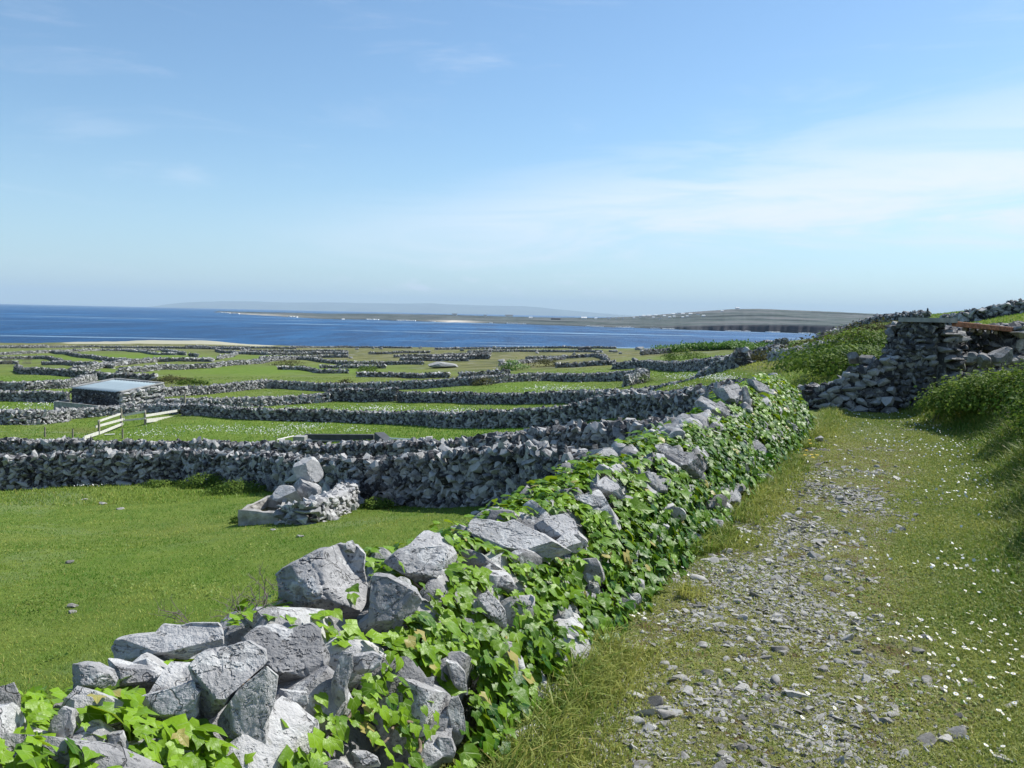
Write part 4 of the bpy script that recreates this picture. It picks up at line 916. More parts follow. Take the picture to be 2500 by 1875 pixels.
# ------------------------------------------------------------------ ivy
def leaf_shape(kind):
    if kind == 0:
        r_ = [(.26,-.16),(.40,.05),(.54,.34),(.25,.50)]; w_ = .62
    elif kind == 1:
        r_ = [(.22,-.12),(.46,.12),(.44,.42),(.22,.70)]; w_ = 1
    else:
        r_ = [(.20,-.10),(.50,.10),(.26,.30),(.30,.62)]; w_ = 1
    V = [(0,0,0),(0,.42,.0),(0,1.0,-.12)] + [(x,y,.16*x-.20*x*x) for x,y in r_] + [(-x,y,.16*x-.20*x*x) for x,y in r_]
    V = np.array(V, float); V[:, 2] -= .14*V[:, 1]**2
    Fc = [(0,3,4),(0,4,1),(1,4,5),(1,5,6),(1,6,2),(0,8,7),(0,1,8),(1,9,8),(1,10,9),(1,2,10)]
    return V, np.array(Fc)
def subdiv(V, Fc):
    V = [tuple(v) for v in V]; mid = {}; out = []
    def m(a, b):
        k = (min(a, b), max(a, b))
        if k not in mid: mid[k] = len(V); V.append(tuple((np.array(V[a])+np.array(V[b]))/2))
        return mid[k]
    for a, b, c in Fc:
        ab, bc, ca = m(a, b), m(b, c), m(c, a); out += [(a, ab, ca), (ab, b, bc), (ca, bc, c), (ab, bc, ca)]
    V = np.array(V); V[:, 2] += .05*np.sin(V[:, 1]*5)*np.abs(V[:, 0])*2 - .10*(V[:, 0]**2) + .05*np.sin(V[:, 0]*7+V[:, 1]*3)*(.2+np.abs(V[:, 0]))
    return V, np.array(out)
LEAF = [subdiv(*leaf_shape(k)) for k in (0, 1, 2)]
def orient(nv, tip, g):
    """leaf axes (rows: across, along, normal) from normals and tip directions"""
    n_ = nv/np.linalg.norm(nv, axis=1, keepdims=True); t_ = tip - n_*np.einsum('ij,ij->i', tip, n_)[:, None]
    t_ /= np.linalg.norm(t_, axis=1, keepdims=True)+1e-9
    return np.stack([np.cross(t_, n_), t_, n_], 1)
g = np.random.default_rng(77)
NL = 62000
s = g.uniform(1.55, SEND, NL); t = g.uniform(.0, 1.55, NL)
den = n2(s, t*1.3, 1.3, 3, 41)*1.6 + n2(s, t, 3.6, 2, 42)*.9
cov = np.interp(s, [0, 1.6, 2.4, 3.2, 4.2, 14], [.50, .50, .44, .32, .32, .36]) + np.interp(t, [0, .25, .8, 1.1, 1.3, 1.55], [-.18, .08, .08, -.10, -.16, -.5])
keep = den + cov > g.uniform(-.10, .12, NL)
s, t = s[keep], t[keep]
P, a, b, n = wall_frame(s, np.clip(t, .03, 9)); n *= NS
lift = np.abs(g.normal(.03, .035, len(s))) + .012
P = P + n*lift[:, None]
bx, by = project(P)
rej = np.zeros(len(P), bool)
tipx, tipy = project(P - np.array([0, 0, .045])); lfx, lfy = project(P - np.array([.03, 0, .02])); rgx, rgy = project(P + np.array([.03, 0, -.02]))
for (cx, cy, w_, h_, Y), pl in zip(BPX, BPOLY):
    nearb = (np.abs(bx-cx) < w_*.75) & (np.abs(by-cy) < h_*.85+30) & (P[:, 1] < Y+.45); k_ = np.where(nearb)[0]
    if len(k_):
        ins = in_poly(bx[k_], by[k_], pl) | in_poly(tipx[k_], tipy[k_], pl) | in_poly(lfx[k_], lfy[k_], pl) | in_poly(rgx[k_], rgy[k_], pl); low = (by[k_]-cy)/(h_*.5)
        rej[k_] |= ins & (g.uniform(0, 1, len(k_)) < np.where(low > .55, .82, .985))
P, a, b, n, s, t, lift = (q[~rej] for q in (P, a, b, n, s, t, lift)); NL = len(P)
nv = n + g.normal(0, .42, (NL, 3)) + np.array([.12, -.1, .45])
tip = -b*1.0 + g.normal(0, .6, (NL, 3)) - np.array([0, 0, .25])
A = orient(nv, tip, g)
sz = np.exp(g.normal(0, .36, NL))*np.interp(P[:, 1], [1.5, 3, 6, 13], [.046, .050, .052, .058])
sz *= np.minimum(1, P[:, 1]/2.0)
A = A*sz[:, None, None]
young = np.interp(P[:, 1], [1.5, 3, 5, 9], [.80, .60, .42, .34]) + .5*n2(s, t, 1.1, 3, 47) + .16*np.interp(t, [0, .6, 1.0], [-.6, 0, 1])
tint = np.clip(g.normal(0, .26, NL) + young, 0, 1); tint[g.uniform(0, 1, NL) < .018] = 1.3
kind = np.where(g.uniform(0, 1, NL) < .55, 0, np.where(g.uniform(0, 1, NL) < .6, 1, 2))
V, Fc, I = scatter(LEAF, A, P, g, kind)
LX = np.concatenate([np.tile(LEAF[k][0][:, 0], (kind == k).sum()) for k in range(3)]); LY = np.concatenate([np.tile(LEAF[k][0][:, 1], (kind == k).sum()) for k in range(3)])
ivy = tag(mesh('ivy', V, Fc, MAT['ivy'], attrs={'tint': tint[I], 'lx': LX, 'ly': LY}, smooth_=True), 'glossy light and dark green ivy climbing over the rubble wall beside the track', 'ivy')
def vine(px, r, seed, lift=.03):
    g = np.random.default_rng(seed); Q = []
    for x, y in px:
        p, n_, _, _ = on_wall(x, y); Q.append(p+n_*lift)
    Q = np.array(Q); m = 8*(len(Q)-1); u_ = np.linspace(0, len(Q)-1, m)
    C = np.stack([np.interp(u_, np.arange(len(Q)), Q[:, i]) for i in range(3)], -1)
    for _ in range(3): C[1:-1] = .25*C[:-2]+.5*C[1:-1]+.25*C[2:]
    C += np.stack([n2(u_, u_*0, 1.5, 2, seed+i) for i in range(3)], -1)*.05
    return MB().tube(C, np.linspace(r, r*.5, m), 6).build('vine_stem', MAT['bark'], ivy, smooth_=True)
for i, (px, r) in enumerate([([(530,1480),(555,1520),(600,1560),(655,1640)], .0065), ([(880,1659),(905,1610),(870,1560),(820,1590),(780,1640)], .008), ([(905,1610),(940,1560),(925,1520)], .006),
    ([(470,1500),(520,1480),(575,1462)], .005), ([(370,1360),(375,1400),(370,1450)], .005), ([(700,1600),(740,1560),(760,1500)], .006), ([(860,1240),(890,1275),(930,1290)], .007),
    ([(1000,1240),(1040,1270),(1080,1265)], .007), ([(250,1620),(265,1560),(262,1500)], .006), ([(1010,1480),(1040,1440),(1035,1400)], .006), ([(590,1580),(560,1640),(580,1659)], .006), ([(830,1250),(812,1300),(820,1350)], .005), ([(1180,1240),(1150,1290),(1160,1350)], .006), ([(1010,1245),(1060,1255),(1100,1300)], .005), ([(1330,1180),(1310,1240),(1335,1290)], .006), ([(150,1560),(120,1610),(135,1655)], .006), ([(700,1480),(730,1530),(720,1600)], .006), ([(960,1440),(930,1490),(945,1530)], .006), ([(860,1390),(900,1420),(950,1410)], .005)]): vine(px, r, 500+i)
# ------------------------------------------------------------------ plants
def gz1(x, y): return float(ground_z(np.array([float(x)]), np.array([float(y)]))[0])
SMALL = [(np.array([(0,0,0),(.36,.38,.07),(0,1,-.05),(-.36,.38,.07),(0,.42,0)], float), np.array([(0,1,4),(1,2,4),(2,3,4),(3,0,4)]))]
def bush(label, c, rad, n, leaf, mat='bramble', seed=0, bright=.4, stems=10, group=None, clump=.16, name='bramble_bush', cat='bush', flat_=.0, lit=.2, stemr=.006):
    g = np.random.default_rng(3000+seed); c = np.asarray(c, float); rad = np.asarray(rad, float)
    m = max(14, n//38); q = g.normal(size=(m, 3)); q /= np.linalg.norm(q, axis=1, keepdims=True); q[:, 2] = np.abs(q[:, 2])*1.1-.12
    q *= (g.uniform(.35, 1.0, m)**.45)[:, None]*(1+.5*fbm(q*1.7+seed, 3))[:, None]
    k = g.integers(0, m, n); P = q[k] + g.normal(0, clump, (n, 3))*np.array([1, 1, .7])
    N_ = P + np.array([.25, -.1, .7]) + g.normal(0, .55, (n, 3)); W = c + P*rad
    ok = W[:, 2] > ground_z(W[:, 0], W[:, 1]); W, N_, k = W[ok], N_[ok], k[ok]; n = len(W)
    A = orient(N_, g.normal(0, 1, (n, 3))+np.array([0, 0, -.4]), g)*(leaf*np.exp(g.normal(0, .3, n)))[:, None, None]
    V, Fc, I = scatter(SMALL, A, W, g)
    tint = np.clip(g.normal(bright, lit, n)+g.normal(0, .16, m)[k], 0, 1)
    o = mesh(name, V, Fc, MAT[mat], attrs={'tint': tint[I]}); tag(o, label, cat, group)
    if stems:
        mb = []
        for i in range(stems):
            a_ = g.uniform(0, 2*math.pi); b0 = c[:2] + rad[:2]*g.normal(0, .3, 2); e = q[g.integers(0, m)]*rad*1.08 + c
            s0 = np.array([b0[0], b0[1], gz1(*b0)-.03]); mid_ = (s0+e)/2 + np.array([0, 0, rad[2]*.45])*g.uniform(.2, 1)+g.normal(0, .1, 3)*rad
            t_ = np.linspace(0, 1, 8)[:, None]; C = (1-t_)**2*s0 + 2*t_*(1-t_)*mid_ + t_**2*e
            MB().tube(C, np.linspace(stemr, stemr*.4, 8), 4).build('stem', MAT['twig'], o)
    return o
def blades(name, P, h, wd, lean, tint, mat, g, label, cat=None, three=True):
    tint = np.where(g.uniform(0, 1, len(P)) < .06, 1.22, np.clip(tint, 0, 1))
    n = len(P); az_ = g.uniform(0, 2*math.pi, n); dx = np.stack([np.cos(az_), np.sin(az_), np.zeros(n)], -1)
    la = g.uniform(0, 2*math.pi, n); ld = np.stack([np.cos(la), np.sin(la), np.zeros(n)], -1)*(lean*h)[:, None]
    upz = np.array([0, 0, 1.0]); hw = (wd/2)[:, None]*dx
    if three:
        m_ = P + upz*(h*.55)[:, None] + ld*.30; tp = P + upz*(h*np.sqrt(np.clip(1-lean**2*.5, .2, 1)))[:, None] + ld
        V = np.stack([P-hw, P+hw, m_+hw*.7, m_-hw*.7, tp], 1).reshape(-1, 3); o_ = np.arange(n)[:, None]*5
        Fc = [o_+np.array([0, 1, 2, 3]), o_+np.array([3, 2, 4])]; rp = 5
    else:
        tp = P + upz*h[:, None] + ld; V = np.stack([P-hw, P+hw, tp], 1).reshape(-1, 3); Fc = np.arange(n)[:, None]*3+np.array([0, 1, 2]); rp = 3
    o = mesh(name, V, Fc, MAT[mat], attrs={'tint': np.repeat(tint, rp)}); tag(o, label, cat, kind='stuff'); return o
def fan(g, n, u0_, u1_, y0, y1):
    u_ = g.uniform(u0_, u1_, n); y = np.exp(g.uniform(math.log(y0), math.log(y1), n)); return u_*y, y
g = np.random.default_rng(50)
# short cropped turf of the near meadow
x, y = fan(g, 370000, -1.0, .5, 3.0, 24); sd = side(x, y); k = sd < -1.02; x, y = x[k], y[k]
z = ground_z(x, y); P = np.stack([x, y, z-.008], -1); n = len(P)
pt = n2(x, y, .55, 3, 61)+n2(x, y, 2.6, 3, 62)
blades('grass', P, g.uniform(.018, .05, n)*(1+1.2*np.clip(n2(x, y, 1.4, 3, 63), -.3, 1)), .004+y*.00085, g.uniform(.2, 1.0, n), .42+2.1*pt+g.normal(0, .2, n), 'fieldgrass', g, 'short cropped turf of the near meadow', three=False)
# rougher grass of the fields beyond
x, y = fan(g, 220000, -.85, .72, 22, 130); z = ground_z(x, y); k = (side(x, y) < -1.2) | (y > 18)
x, y, z = x[k], y[k], z[k]; n = len(x)
kx, ky = project(np.stack([x, y, z], -1)); dv = n2(x, y, .12, 3, 64)*1.3
for a_, b_, c_, d_ in GREENS: dv -= .30*np.exp(-((kx-a_)/c_)**2-((ky-b_)/d_)**2)
for a_, b_, c_, d_ in DRYS: dv += .55*np.exp(-((kx-a_)/c_)**2-((ky-b_)/d_)**2)
blades('grass', np.stack([x, y, z-.01], -1), g.uniform(.04, .11, n), .012+y*.0010, g.uniform(.2, .9, n), .35+dv+g.normal(0, .16, n)+.5*n2(x, y, .9, 2, 65), 'fieldgrass', g, 'grass of the fields between the stone walls', three=False)
# the track and its verges
n = 480000; x = g.uniform(-1.2, 10, n); y = np.exp(g.uniform(math.log(1.9), math.log(18.5), n)); x = np.interp(y, LB[:, 1], LB[:, 0]) + g.uniform(-.15, 5.2, n)*np.interp(y, [2, 6, 18], [.8, .9, 1.2])
sd = side(x, y); td = np.abs(side(x, y, TK)); sb = side(x, y, BK); z = ground_z(x, y)
verge = np.exp(-((sd-.12)/.24)**2); bank = smooth(-.55, .25, sb); tw_ = track_w(x, y)
cov = 1.05 - .38*tw_ + 1.3*n2(x, y, 1.7, 3, 66) - .25*n2(x, y, 5, 2, 67)
k = (sd > -.05) & (g.uniform(0, 1, n) < np.clip(cov, .04, 1))
x, y, z, verge, bank, tw_, sb, sd = (q_[k] for q_ in (x, y, z, verge, bank, tw_, sb, sd)); n = len(x)
hgt = g.uniform(.014, .036, n)*(1-.25*tw_) + g.uniform(.02, .15, n)*verge*(n2(x, y, 1.2, 2, 68) > -.06) + bank*g.uniform(.03, .30, n)*smooth(-.4, .8, sb)
tn = .56+1.3*n2(x, y, .9, 3, 69)+g.normal(0, .22, n)+.20*tw_-.22*verge-.18*bank
blades('grass', np.stack([x, y, z-.006], -1), hgt, np.clip(.0028+.0008*y+hgt*.02, 0, .014), g.uniform(.3, 1.25, n), tn, 'grass', g, 'grass of the track, its verges and the right bank')
# rosettes of small round weeds on the track
n = 16000; x = g.uniform(-1, 8, n); y = np.exp(g.uniform(math.log(2), math.log(9), n)); x = np.interp(y, LB[:, 1], LB[:, 0])+g.uniform(.1, 3.4, n)
k = n2(x, y, 2.2, 3, 70) > .03; x, y = x[k], y[k]; n = len(x); z = ground_z(x, y)
xm, ym = fan(g, 26000, -.68, .5, 4, 24); km = (side(xm, ym) < -1.2) & (n2(xm, ym, .8, 3, 71)+.5*n2(xm, ym, 3, 2, 72) > .10); x = np.concatenate([x, xm[km]]); y = np.concatenate([y, ym[km]]); z = ground_z(x, y); nT = n; n = len(x)
A = orient(g.normal(0, .35, (n, 3))+np.array([0, 0, 1]), g.normal(0, 1, (n, 3)), g)*(np.where(np.arange(n) < nT, g.uniform(.012, .028, n), g.uniform(.025, .055, n)))[:, None, None]
V, Fc, I = scatter(SMALL, A, np.stack([x, y, z+np.where(np.arange(n) < nT, .006, .035)], -1), g)
tag(mesh('weeds', V, Fc, MAT['grass'], attrs={'tint': np.clip(g.normal(.25, .2, n), 0, 1)[I]}), 'small round leaved weeds in the track and the near meadow', kind='stuff')

# ------------------------------------------------------------------ stones of the track
n = 62000; y = np.exp(g.uniform(math.log(2.1), math.log(16), n)); x = np.interp(y, TK[:, 1], TK[:, 0]) + g.normal(0, .56, n)
k = (track_w(x, y)*.50 + 2.3*n2(x, y, .8, 3, 80) + 1.6*n2(x, y, 3, 2, 81) > g.uniform(.25, .80, n)) & (side(x, y) > .1); x, y = x[k], y[k]
n = len(x); z = ground_z(x, y); sz = np.exp(g.normal(-4.86, .48, n))*np.interp(y, [2, 5, 12], [.9, 1, 1.6])
A = rotm(g.uniform(0, 6.3, n), g.normal(0, .25, n), g.normal(0, .25, n))*(sz[:, None]*np.stack([g.uniform(.8, 1.7, n), g.uniform(.7, 1.2, n), g.uniform(.3, .6, n)], -1))[:, :, None]
V, Fc, I = scatter(P1, A, np.stack([x, y, z-sz*.02], -1), g)
tag(mesh('gravel', V, Fc, MAT['gravel'], attrs={'tint': g.uniform(.2, .95, n)[I]}), 'loose grey limestone chips and gravel of the worn track', kind='stuff')
STONE = [mesh('stone', *rock(3, 900+i, 9, .4, .8, .08, .4), MAT['gravel'], data_only=True, smooth_=True, sharp=40, attrs={'tint': np.full(642 if False else len(rock(3, 900+i, 9, .4, .8, .08, .4)[0]), .3+.08*i)}) for i in range(8)]
def put(name, me, loc, axes, label, cat, group):
    o = bpy.data.objects.new(name, me); COL.objects.link(o); m_ = Matrix.Identity(4)
    for i in range(3):
        for j in range(3): m_[j][i] = axes[i][j]
        m_[i][3] = loc[i]
    o.matrix_world = m_; return tag(o, label, cat, group)
cnt = 0
while cnt < 290:
    yy_ = math.exp(g.uniform(math.log(2.6), math.log(15))); xx_ = np.interp(yy_, TK[:, 1], TK[:, 0]) + g.normal(0, .58)
    if float(track_w(np.array([xx_]), np.array([yy_]))[0])*.8 + 1.6*float(n2(np.array([xx_]), np.array([yy_]), .8, 3, 80)[0]) < g.uniform(.15, .7): continue
    if float(side(np.array([xx_]), np.array([yy_]))[0]) < .2: continue
    s_ = min(.05, math.exp(g.normal(-3.68, .33))); a_ = rotm(np.array([g.uniform(0, 6.3)]), np.array([g.normal(0, .22)]), np.array([g.normal(0, .22)]))[0]
    a_ = a_*(s_*np.array([g.uniform(.9, 1.6), g.uniform(.7, 1.1), g.uniform(.35, .65)]))[:, None]
    put('stone', STONE[g.integers(0, 8)], (xx_, yy_, gz1(xx_, yy_)-s_*.02), a_, 'loose grey stone lying on the worn track', 'stone', 'loose stones on the track'); cnt += 1
for i, (px, py, w_, lab) in enumerate([(150,1216,20,'flat pale stone in the short grass at the far left of the near meadow'),(157,1310,26,'larger flat stone lying in the middle left of the near meadow grass'),(156,1324,18,'small stone just below the larger flat stone in the near meadow'),
        (260,1100,18,'flat grey stone in the grass left of the bramble patch'),(222,1089,18,'flat stone near the top left of the near meadow'),(182,1080,14,'tiny stone by the dark wall at the left'),(268,1048,34,'long flat stone close under the dark wall'),
        (1026,1112,20,'round stone standing in the grass beyond the tilted pale slab'),(1095,1096,34,'whitish pair of stones at the foot of the dark wall'),(1156,1098,20,'small stone by the ivy at the right end of the meadow'),
        (648,1160,18,'pale flat stone in the grass below the spring trough'),(590,1145,14,'small stone in the grass before the basin'),(1065,1088,20,'dark stone at the dark wall foot'),(975,1090,40,'big square stone leaning at the dark wall foot')]):
    p = at(px, py)[0]; s_ = w_*p[1]/F/2; a_ = rotm(np.array([g.uniform(-.4, .4)]), np.array([g.normal(0, .1)]), np.array([g.normal(0, .1)]))[0]*(s_*np.array([1, .9, .55 if i > 6 and i < 10 else .9 if i == 13 else .3]))[:, None]
    put('stone', STONE[i % 8], (p[0], p[1], p[2]+s_*.2), a_, lab, 'stone', 'stones in the near meadow')

# ------------------------------------------------------------------ daisies
def daisy_mesh(seed, pet=13):
    g = np.random.default_rng(seed); V = [(0, 0, .002)]; Fp = []; Fy = []; Fs = []
    for i in range(pet):
        a_ = i/pet*2*math.pi; w_ = .19; l_ = g.uniform(.85, 1.0)
        for r_, dw, zz in ((.22, .5, .02), (l_*.75, 1, .08), (l_, .55, g.uniform(-.02, .1))):
            for sgn in (-1, 1):
                V.append((r_*math.cos(a_)-sgn*dw*w_*math.sin(a_), r_*math.sin(a_)+sgn*dw*w_*math.cos(a_), zz))
        b = 1+i*6; Fp += [(b, b+2, b+3, b+1), (b+2, b+4, b+5, b+3)]
    o_ = len(V)
    for r_, zz in ((.30, .03), (.18, .16)):
        for k in range(8): V.append((r_*math.cos(k*math.pi/4), r_*math.sin(k*math.pi/4), zz))
    Fy = [(o_+k, o_+(k+1) % 8, o_+8+(k+1) % 8, o_+8+k) for k in range(8)] + [(o_+8, o_+9, o_+10, o_+11), (o_+8, o_+11, o_+12, o_+13), (o_+8, o_+13, o_+14, o_+15)]
    s_ = len(V)
    for zz in (-2.6, .0):
        for k in range(3): V.append((.06*math.cos(k*2.1), .06*math.sin(k*2.1), zz))
    Fs = [(s_+k, s_+(k+1) % 3, s_+3+(k+1) % 3, s_+3+k) for k in range(3)]
    me = mesh('daisy', V, np.array(Fp+Fy+Fs), [MAT['petal'], MAT['yellow'], MAT['fieldgrass']], data_only=True, attrs={'tint': np.full(len(V), .3)})
    me.polygons.foreach_set('material_index', np.array([0]*len(Fp)+[1]*len(Fy)+[2]*len(Fs), np.int32)); return me
DM = [daisy_mesh(i) for i in range(4)]
DA = flat(np.array([2110,2165,1330,1290,1260,2050,1950,2170,2100,2020,1880,1600,1480]), np.array([1340,1520,1300,1340,1420,1400,1560,1640,1250,1310,1240,1150,1225]))[:, :2]
DW = np.array([5,3.2,1.5,1.2,.8,2.6,1,1.6,1.4,1.2,.6,.5,.6]); DS = np.array([.42,.36,.16,.16,.14,.38,.4,.35,.4,.3,.5,.25,.2]); DW = DW/DW.sum()
cnt = 0
while cnt < 285:
    k = g.choice(len(DA), p=DW); xx_, yy_ = DA[k]+g.normal(0, 1, 2)*DS[k]*np.array([.8, 1.1])
    if yy_ < 2.4 or float(side(np.array([xx_]), np.array([yy_]))[0]) < .12 or float(side(np.array([xx_]), np.array([yy_]), BK)[0]) > .25: continue
    if n2(np.array([xx_]), np.array([yy_]), 1.8, 2, 90)[0] < -.07: continue
    s_ = g.uniform(.0085, .0125); nv = g.normal(0, .32, 3)+np.array([.25, -.1, 1]); a_ = orient(nv[None], g.normal(0, 1, (1, 3)), g)[0]*s_
    put('daisy', DM[g.integers(0, 4)], (xx_, yy_, gz1(xx_, yy_)+g.uniform(.02, .04)), a_, 'small white daisy growing in the short grass beside the track', 'daisy', 'daisies beside the track'); cnt += 1
DISC = [(np.array([(0,0,.12)]+[(math.cos(i*math.pi/3), math.sin(i*math.pi/3), 0) for i in range(6)]), np.array([(0, 1+i, 1+(i+1) % 6) for i in range(6)]))]
n = 4200; y = np.exp(g.uniform(math.log(5.5), math.log(15.5), n)); x = np.interp(y, TK[:, 1], TK[:, 0])+g.uniform(-1.4, 3.0, n)
k = (.7*n2(x, y, .8, 3, 91)+g.normal(0, .08, n)+.4*n2(x, y, 2.4, 2, 92)+.10*(x-np.interp(y, TK[:, 1], TK[:, 0]))+np.interp(y, [5, 9, 12, 15], [-.1, -.02, .12, .08]) > .14) & (side(x, y, BK) < .3) & (side(x, y) > .2); x, y = x[k], y[k]; P = [np.stack([x, y, ground_z(x, y)+.03], -1)]; S_ = [g.uniform(.009, .013, len(x))]
for px, py, sx_, sy_, m in [(470,927,120,7,260),(600,935,80,8,230),(660,922,60,6,160),(640,884,60,5,160),(820,883,90,5,240),(980,888,60,5,160),(1210,840,90,6,300),(1300,850,60,5,300),(1510,814,70,6,300),(1560,820,40,4,200),(40,888,60,8,300),(90,872,40,6,120),(180,1050,60,4,60),(1500,838,60,5,120),(760,930,40,5,60),(330,938,60,7,120)]:
    q_ = at(px+g.normal(0, sx_*.55, m), py+g.normal(0, sy_*.6, m)); P.append(q_+np.array([0, 0, .07])); S_.append(g.uniform(.014, .03, m)*np.clip(q_[:, 1]/45, .7, 2))
P = np.concatenate(P); S_ = np.concatenate(S_); n = len(P)
A = orient(g.normal(0, .4, (n, 3))+np.array([.1, -.45, .8]), g.normal(0, 1, (n, 3)), g)*S_[:, None, None]
V, Fc, I = scatter(DISC, A, P, g); tag(mesh('daisies', V, Fc, MAT['petal']), 'drifts of tiny white daisies on the far end of the track and in the fields', kind='stuff')
for i, (px, py) in enumerate([(1745,969),(1750,974),(1741,990),(1738,1001),(1752,1000),(1764,1001),(1755,1006),(1748,966)]):
    p = at(px, py)[0]; put('yellow_flower', DM[i % 4] if False else YM, (p[0], p[1], p[2]+.10), np.eye(3)*.022, 'small yellow flower at the foot of the far end of the ivy wall', 'flower', 'yellow flowers by the ivy wall') if i else None
    if i == 0:
        V0, F0 = DISC[0]; YV = np.concatenate([V0, [(-.05, 0, 0), (.05, 0, 0), (.05, 0, -5), (-.05, 0, -5)]])
        YM = mesh('yellow_flower', YV, [F0, np.array([[7, 8, 9, 10]])], [MAT['yellow'], MAT['fieldgrass']], data_only=True, attrs={'tint': np.full(11, .4)}); YM.polygons[6].material_index = 1

# ------------------------------------------------------------------ bushes
def bpt(px, py, Y): d = ray(px, py); return np.array([d[0]*Y, Y, gz1(d[0]*Y, Y)])
GB = 'bramble bushes on the right bank'
for i, (px, Y, rx, ry, rz, nn, br, lab) in enumerate([
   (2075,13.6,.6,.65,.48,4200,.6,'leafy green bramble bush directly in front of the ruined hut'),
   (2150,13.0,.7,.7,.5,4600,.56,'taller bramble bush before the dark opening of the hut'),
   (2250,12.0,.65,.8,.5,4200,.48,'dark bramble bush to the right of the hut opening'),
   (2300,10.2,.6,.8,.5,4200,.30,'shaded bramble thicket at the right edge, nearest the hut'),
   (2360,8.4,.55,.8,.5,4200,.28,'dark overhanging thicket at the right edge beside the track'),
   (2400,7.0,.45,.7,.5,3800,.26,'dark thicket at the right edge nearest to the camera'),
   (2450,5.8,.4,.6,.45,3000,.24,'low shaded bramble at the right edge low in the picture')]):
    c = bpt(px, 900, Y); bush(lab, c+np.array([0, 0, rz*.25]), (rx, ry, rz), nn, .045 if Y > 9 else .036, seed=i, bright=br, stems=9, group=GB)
GH = 'scrub on the right hillside'
for i, (px, py, Y, rx, ry, rz, nn, br, mt, lab) in enumerate([
   (1850,800,24,2.0,1.4,.62,4200,.40,'bramble','broad bramble mound behind the loose rubble wall'),
   (1900,770,28,2.2,1.5,.75,4200,.38,'bramble','bramble mound rising to the left of the hut'),
   (1800,790,30,2.0,1.5,.55,2600,.30,'bramble','low dark bramble on the slope above the ivy wall end'),
   (1930,740,36,2.2,2,.8,2600,.5,'scrub','dry grassy scrub below the pale hillside wall'),
   (1850,745,44,3,2,.7,2600,.45,'scrub','dry scrub halfway up the hillside'),
   (1770,770,48,3,2,.7,2200,.40,'scrub','brown scrub at the foot of the hillside'),
   (1700,795,40,2.2,1.6,.5,1600,.30,'scrub','low scrub beside the tumbled line of stones')]):
    c = bpt(px, py, Y); bush(lab, c, (rx, ry, rz), nn, .10 if Y < 35 else .13, mat=mt, seed=20+i, bright=br, stems=4, group=GH, name='scrub_bush')
for i, (px, py, rx, ry, rz, nn, br, mt, lab) in enumerate([
   (1110,800,2.4,1.5,1.7,1500,.55,'hedge','bright green round bush in the brown scrub'),
   (1180,792,3.2,2,1.4,1300,.45,'scrub','brown bush right of the bright green one'),
   (795,806,2.6,2,1.3,1200,.4,'bramble','dark green bush at the left end of the olive field'),
   (745,835,1.5,1,.9,700,.35,'scrub','small brown bush on the heaped wall'),
   (370,828,3.0,1.5,1.0,1500,.45,'scrub','overgrown brown bank behind the sheet roofed shed'),
   (420,830,2.2,1.3,.9,1000,.35,'bramble','green bramble behind the shed, right of the brown bank'),
   (1480,775,3.5,2,1.6,1300,.35,'bramble','dark bush left of the fern hedge'),
   (1050,832,1.6,1,.8,700,.4,'scrub','low brown bush on the wall behind the daisy field'),
   (620,790,4,2,1.4,1100,.42,'scrub','brown scrub at the back of the bright green meadow'),
   (1385,828,1.2,1,.7,600,.4,'bramble','small green bush beside the short side wall')]):
    c = at(px, py)[0]; bush(lab, c, (rx, ry, rz), nn, .2 if c[1] > 90 else .13, mat=mt, seed=40+i, bright=br, stems=0, group='bushes among the far fields', name='scrub_bush')
for i, (px, py, rx, ry, rz, nn, lab) in enumerate([
   (440,1046,.75,.5,.42,3000,'low bramble patch against the dark wall, left of the spring trough'),(515,1058,.8,.45,.34,3000,'low bramble patch touching the spring trough'),(350,1044,.6,.4,.2,1500,'thin weeds at the left end of the bramble patches'),
   (812,1092,.45,.35,.26,1400,'green weeds in the corner between the trough and the dark wall'),(520,1122,.25,.2,.15,500,'tuft of weeds at the left corner of the basin')]):
    c = at(px, py+6)[0]; bush(lab, c, (rx, ry, rz), nn, .05, seed=60+i, bright=.42, stems=0, group='low brambles along the dark wall', name='low_bramble')
# green fern hedge
g = np.random.default_rng(88); hp = wall_points([(1425,756,190),(1500,757,182),(1596,756,166),(1664,752,128),(1728,747,112)])
m = 11000; u_ = g.uniform(0, 4, m); C = np.stack([np.interp(u_, range(5), hp[:, i]) for i in range(3)], -1)
C[:, 1] += g.uniform(0, 9, m); C[:, 0] += g.normal(0, .4, m); tp_ = np.interp(u_, [0, 2, 3, 4], [1, 1, .6, .3]); C[:, 2] = ground_z(C[:, 0], C[:, 1]) + np.abs(g.normal(.8, .35, m))*tp_*(1+n2(C[:, 0], C[:, 1], .25, 2, 93))
A = orient(g.normal(0, .6, (m, 3))+np.array([.2, -.5, .6]), g.normal(0, .6, (m, 3))+np.array([0, 0, 1]), g)*(g.uniform(.25, .6, m)*tp_)[:, None, None]
V, Fc, I = scatter(SMALL, A, C, g); tag(mesh('hedge', V, Fc, MAT['hedge'], attrs={'tint': np.clip(g.normal(.5, .25, m), 0, 1)[I]}), 'bright green fern hedge on the wall beside the sea', 'hedge')
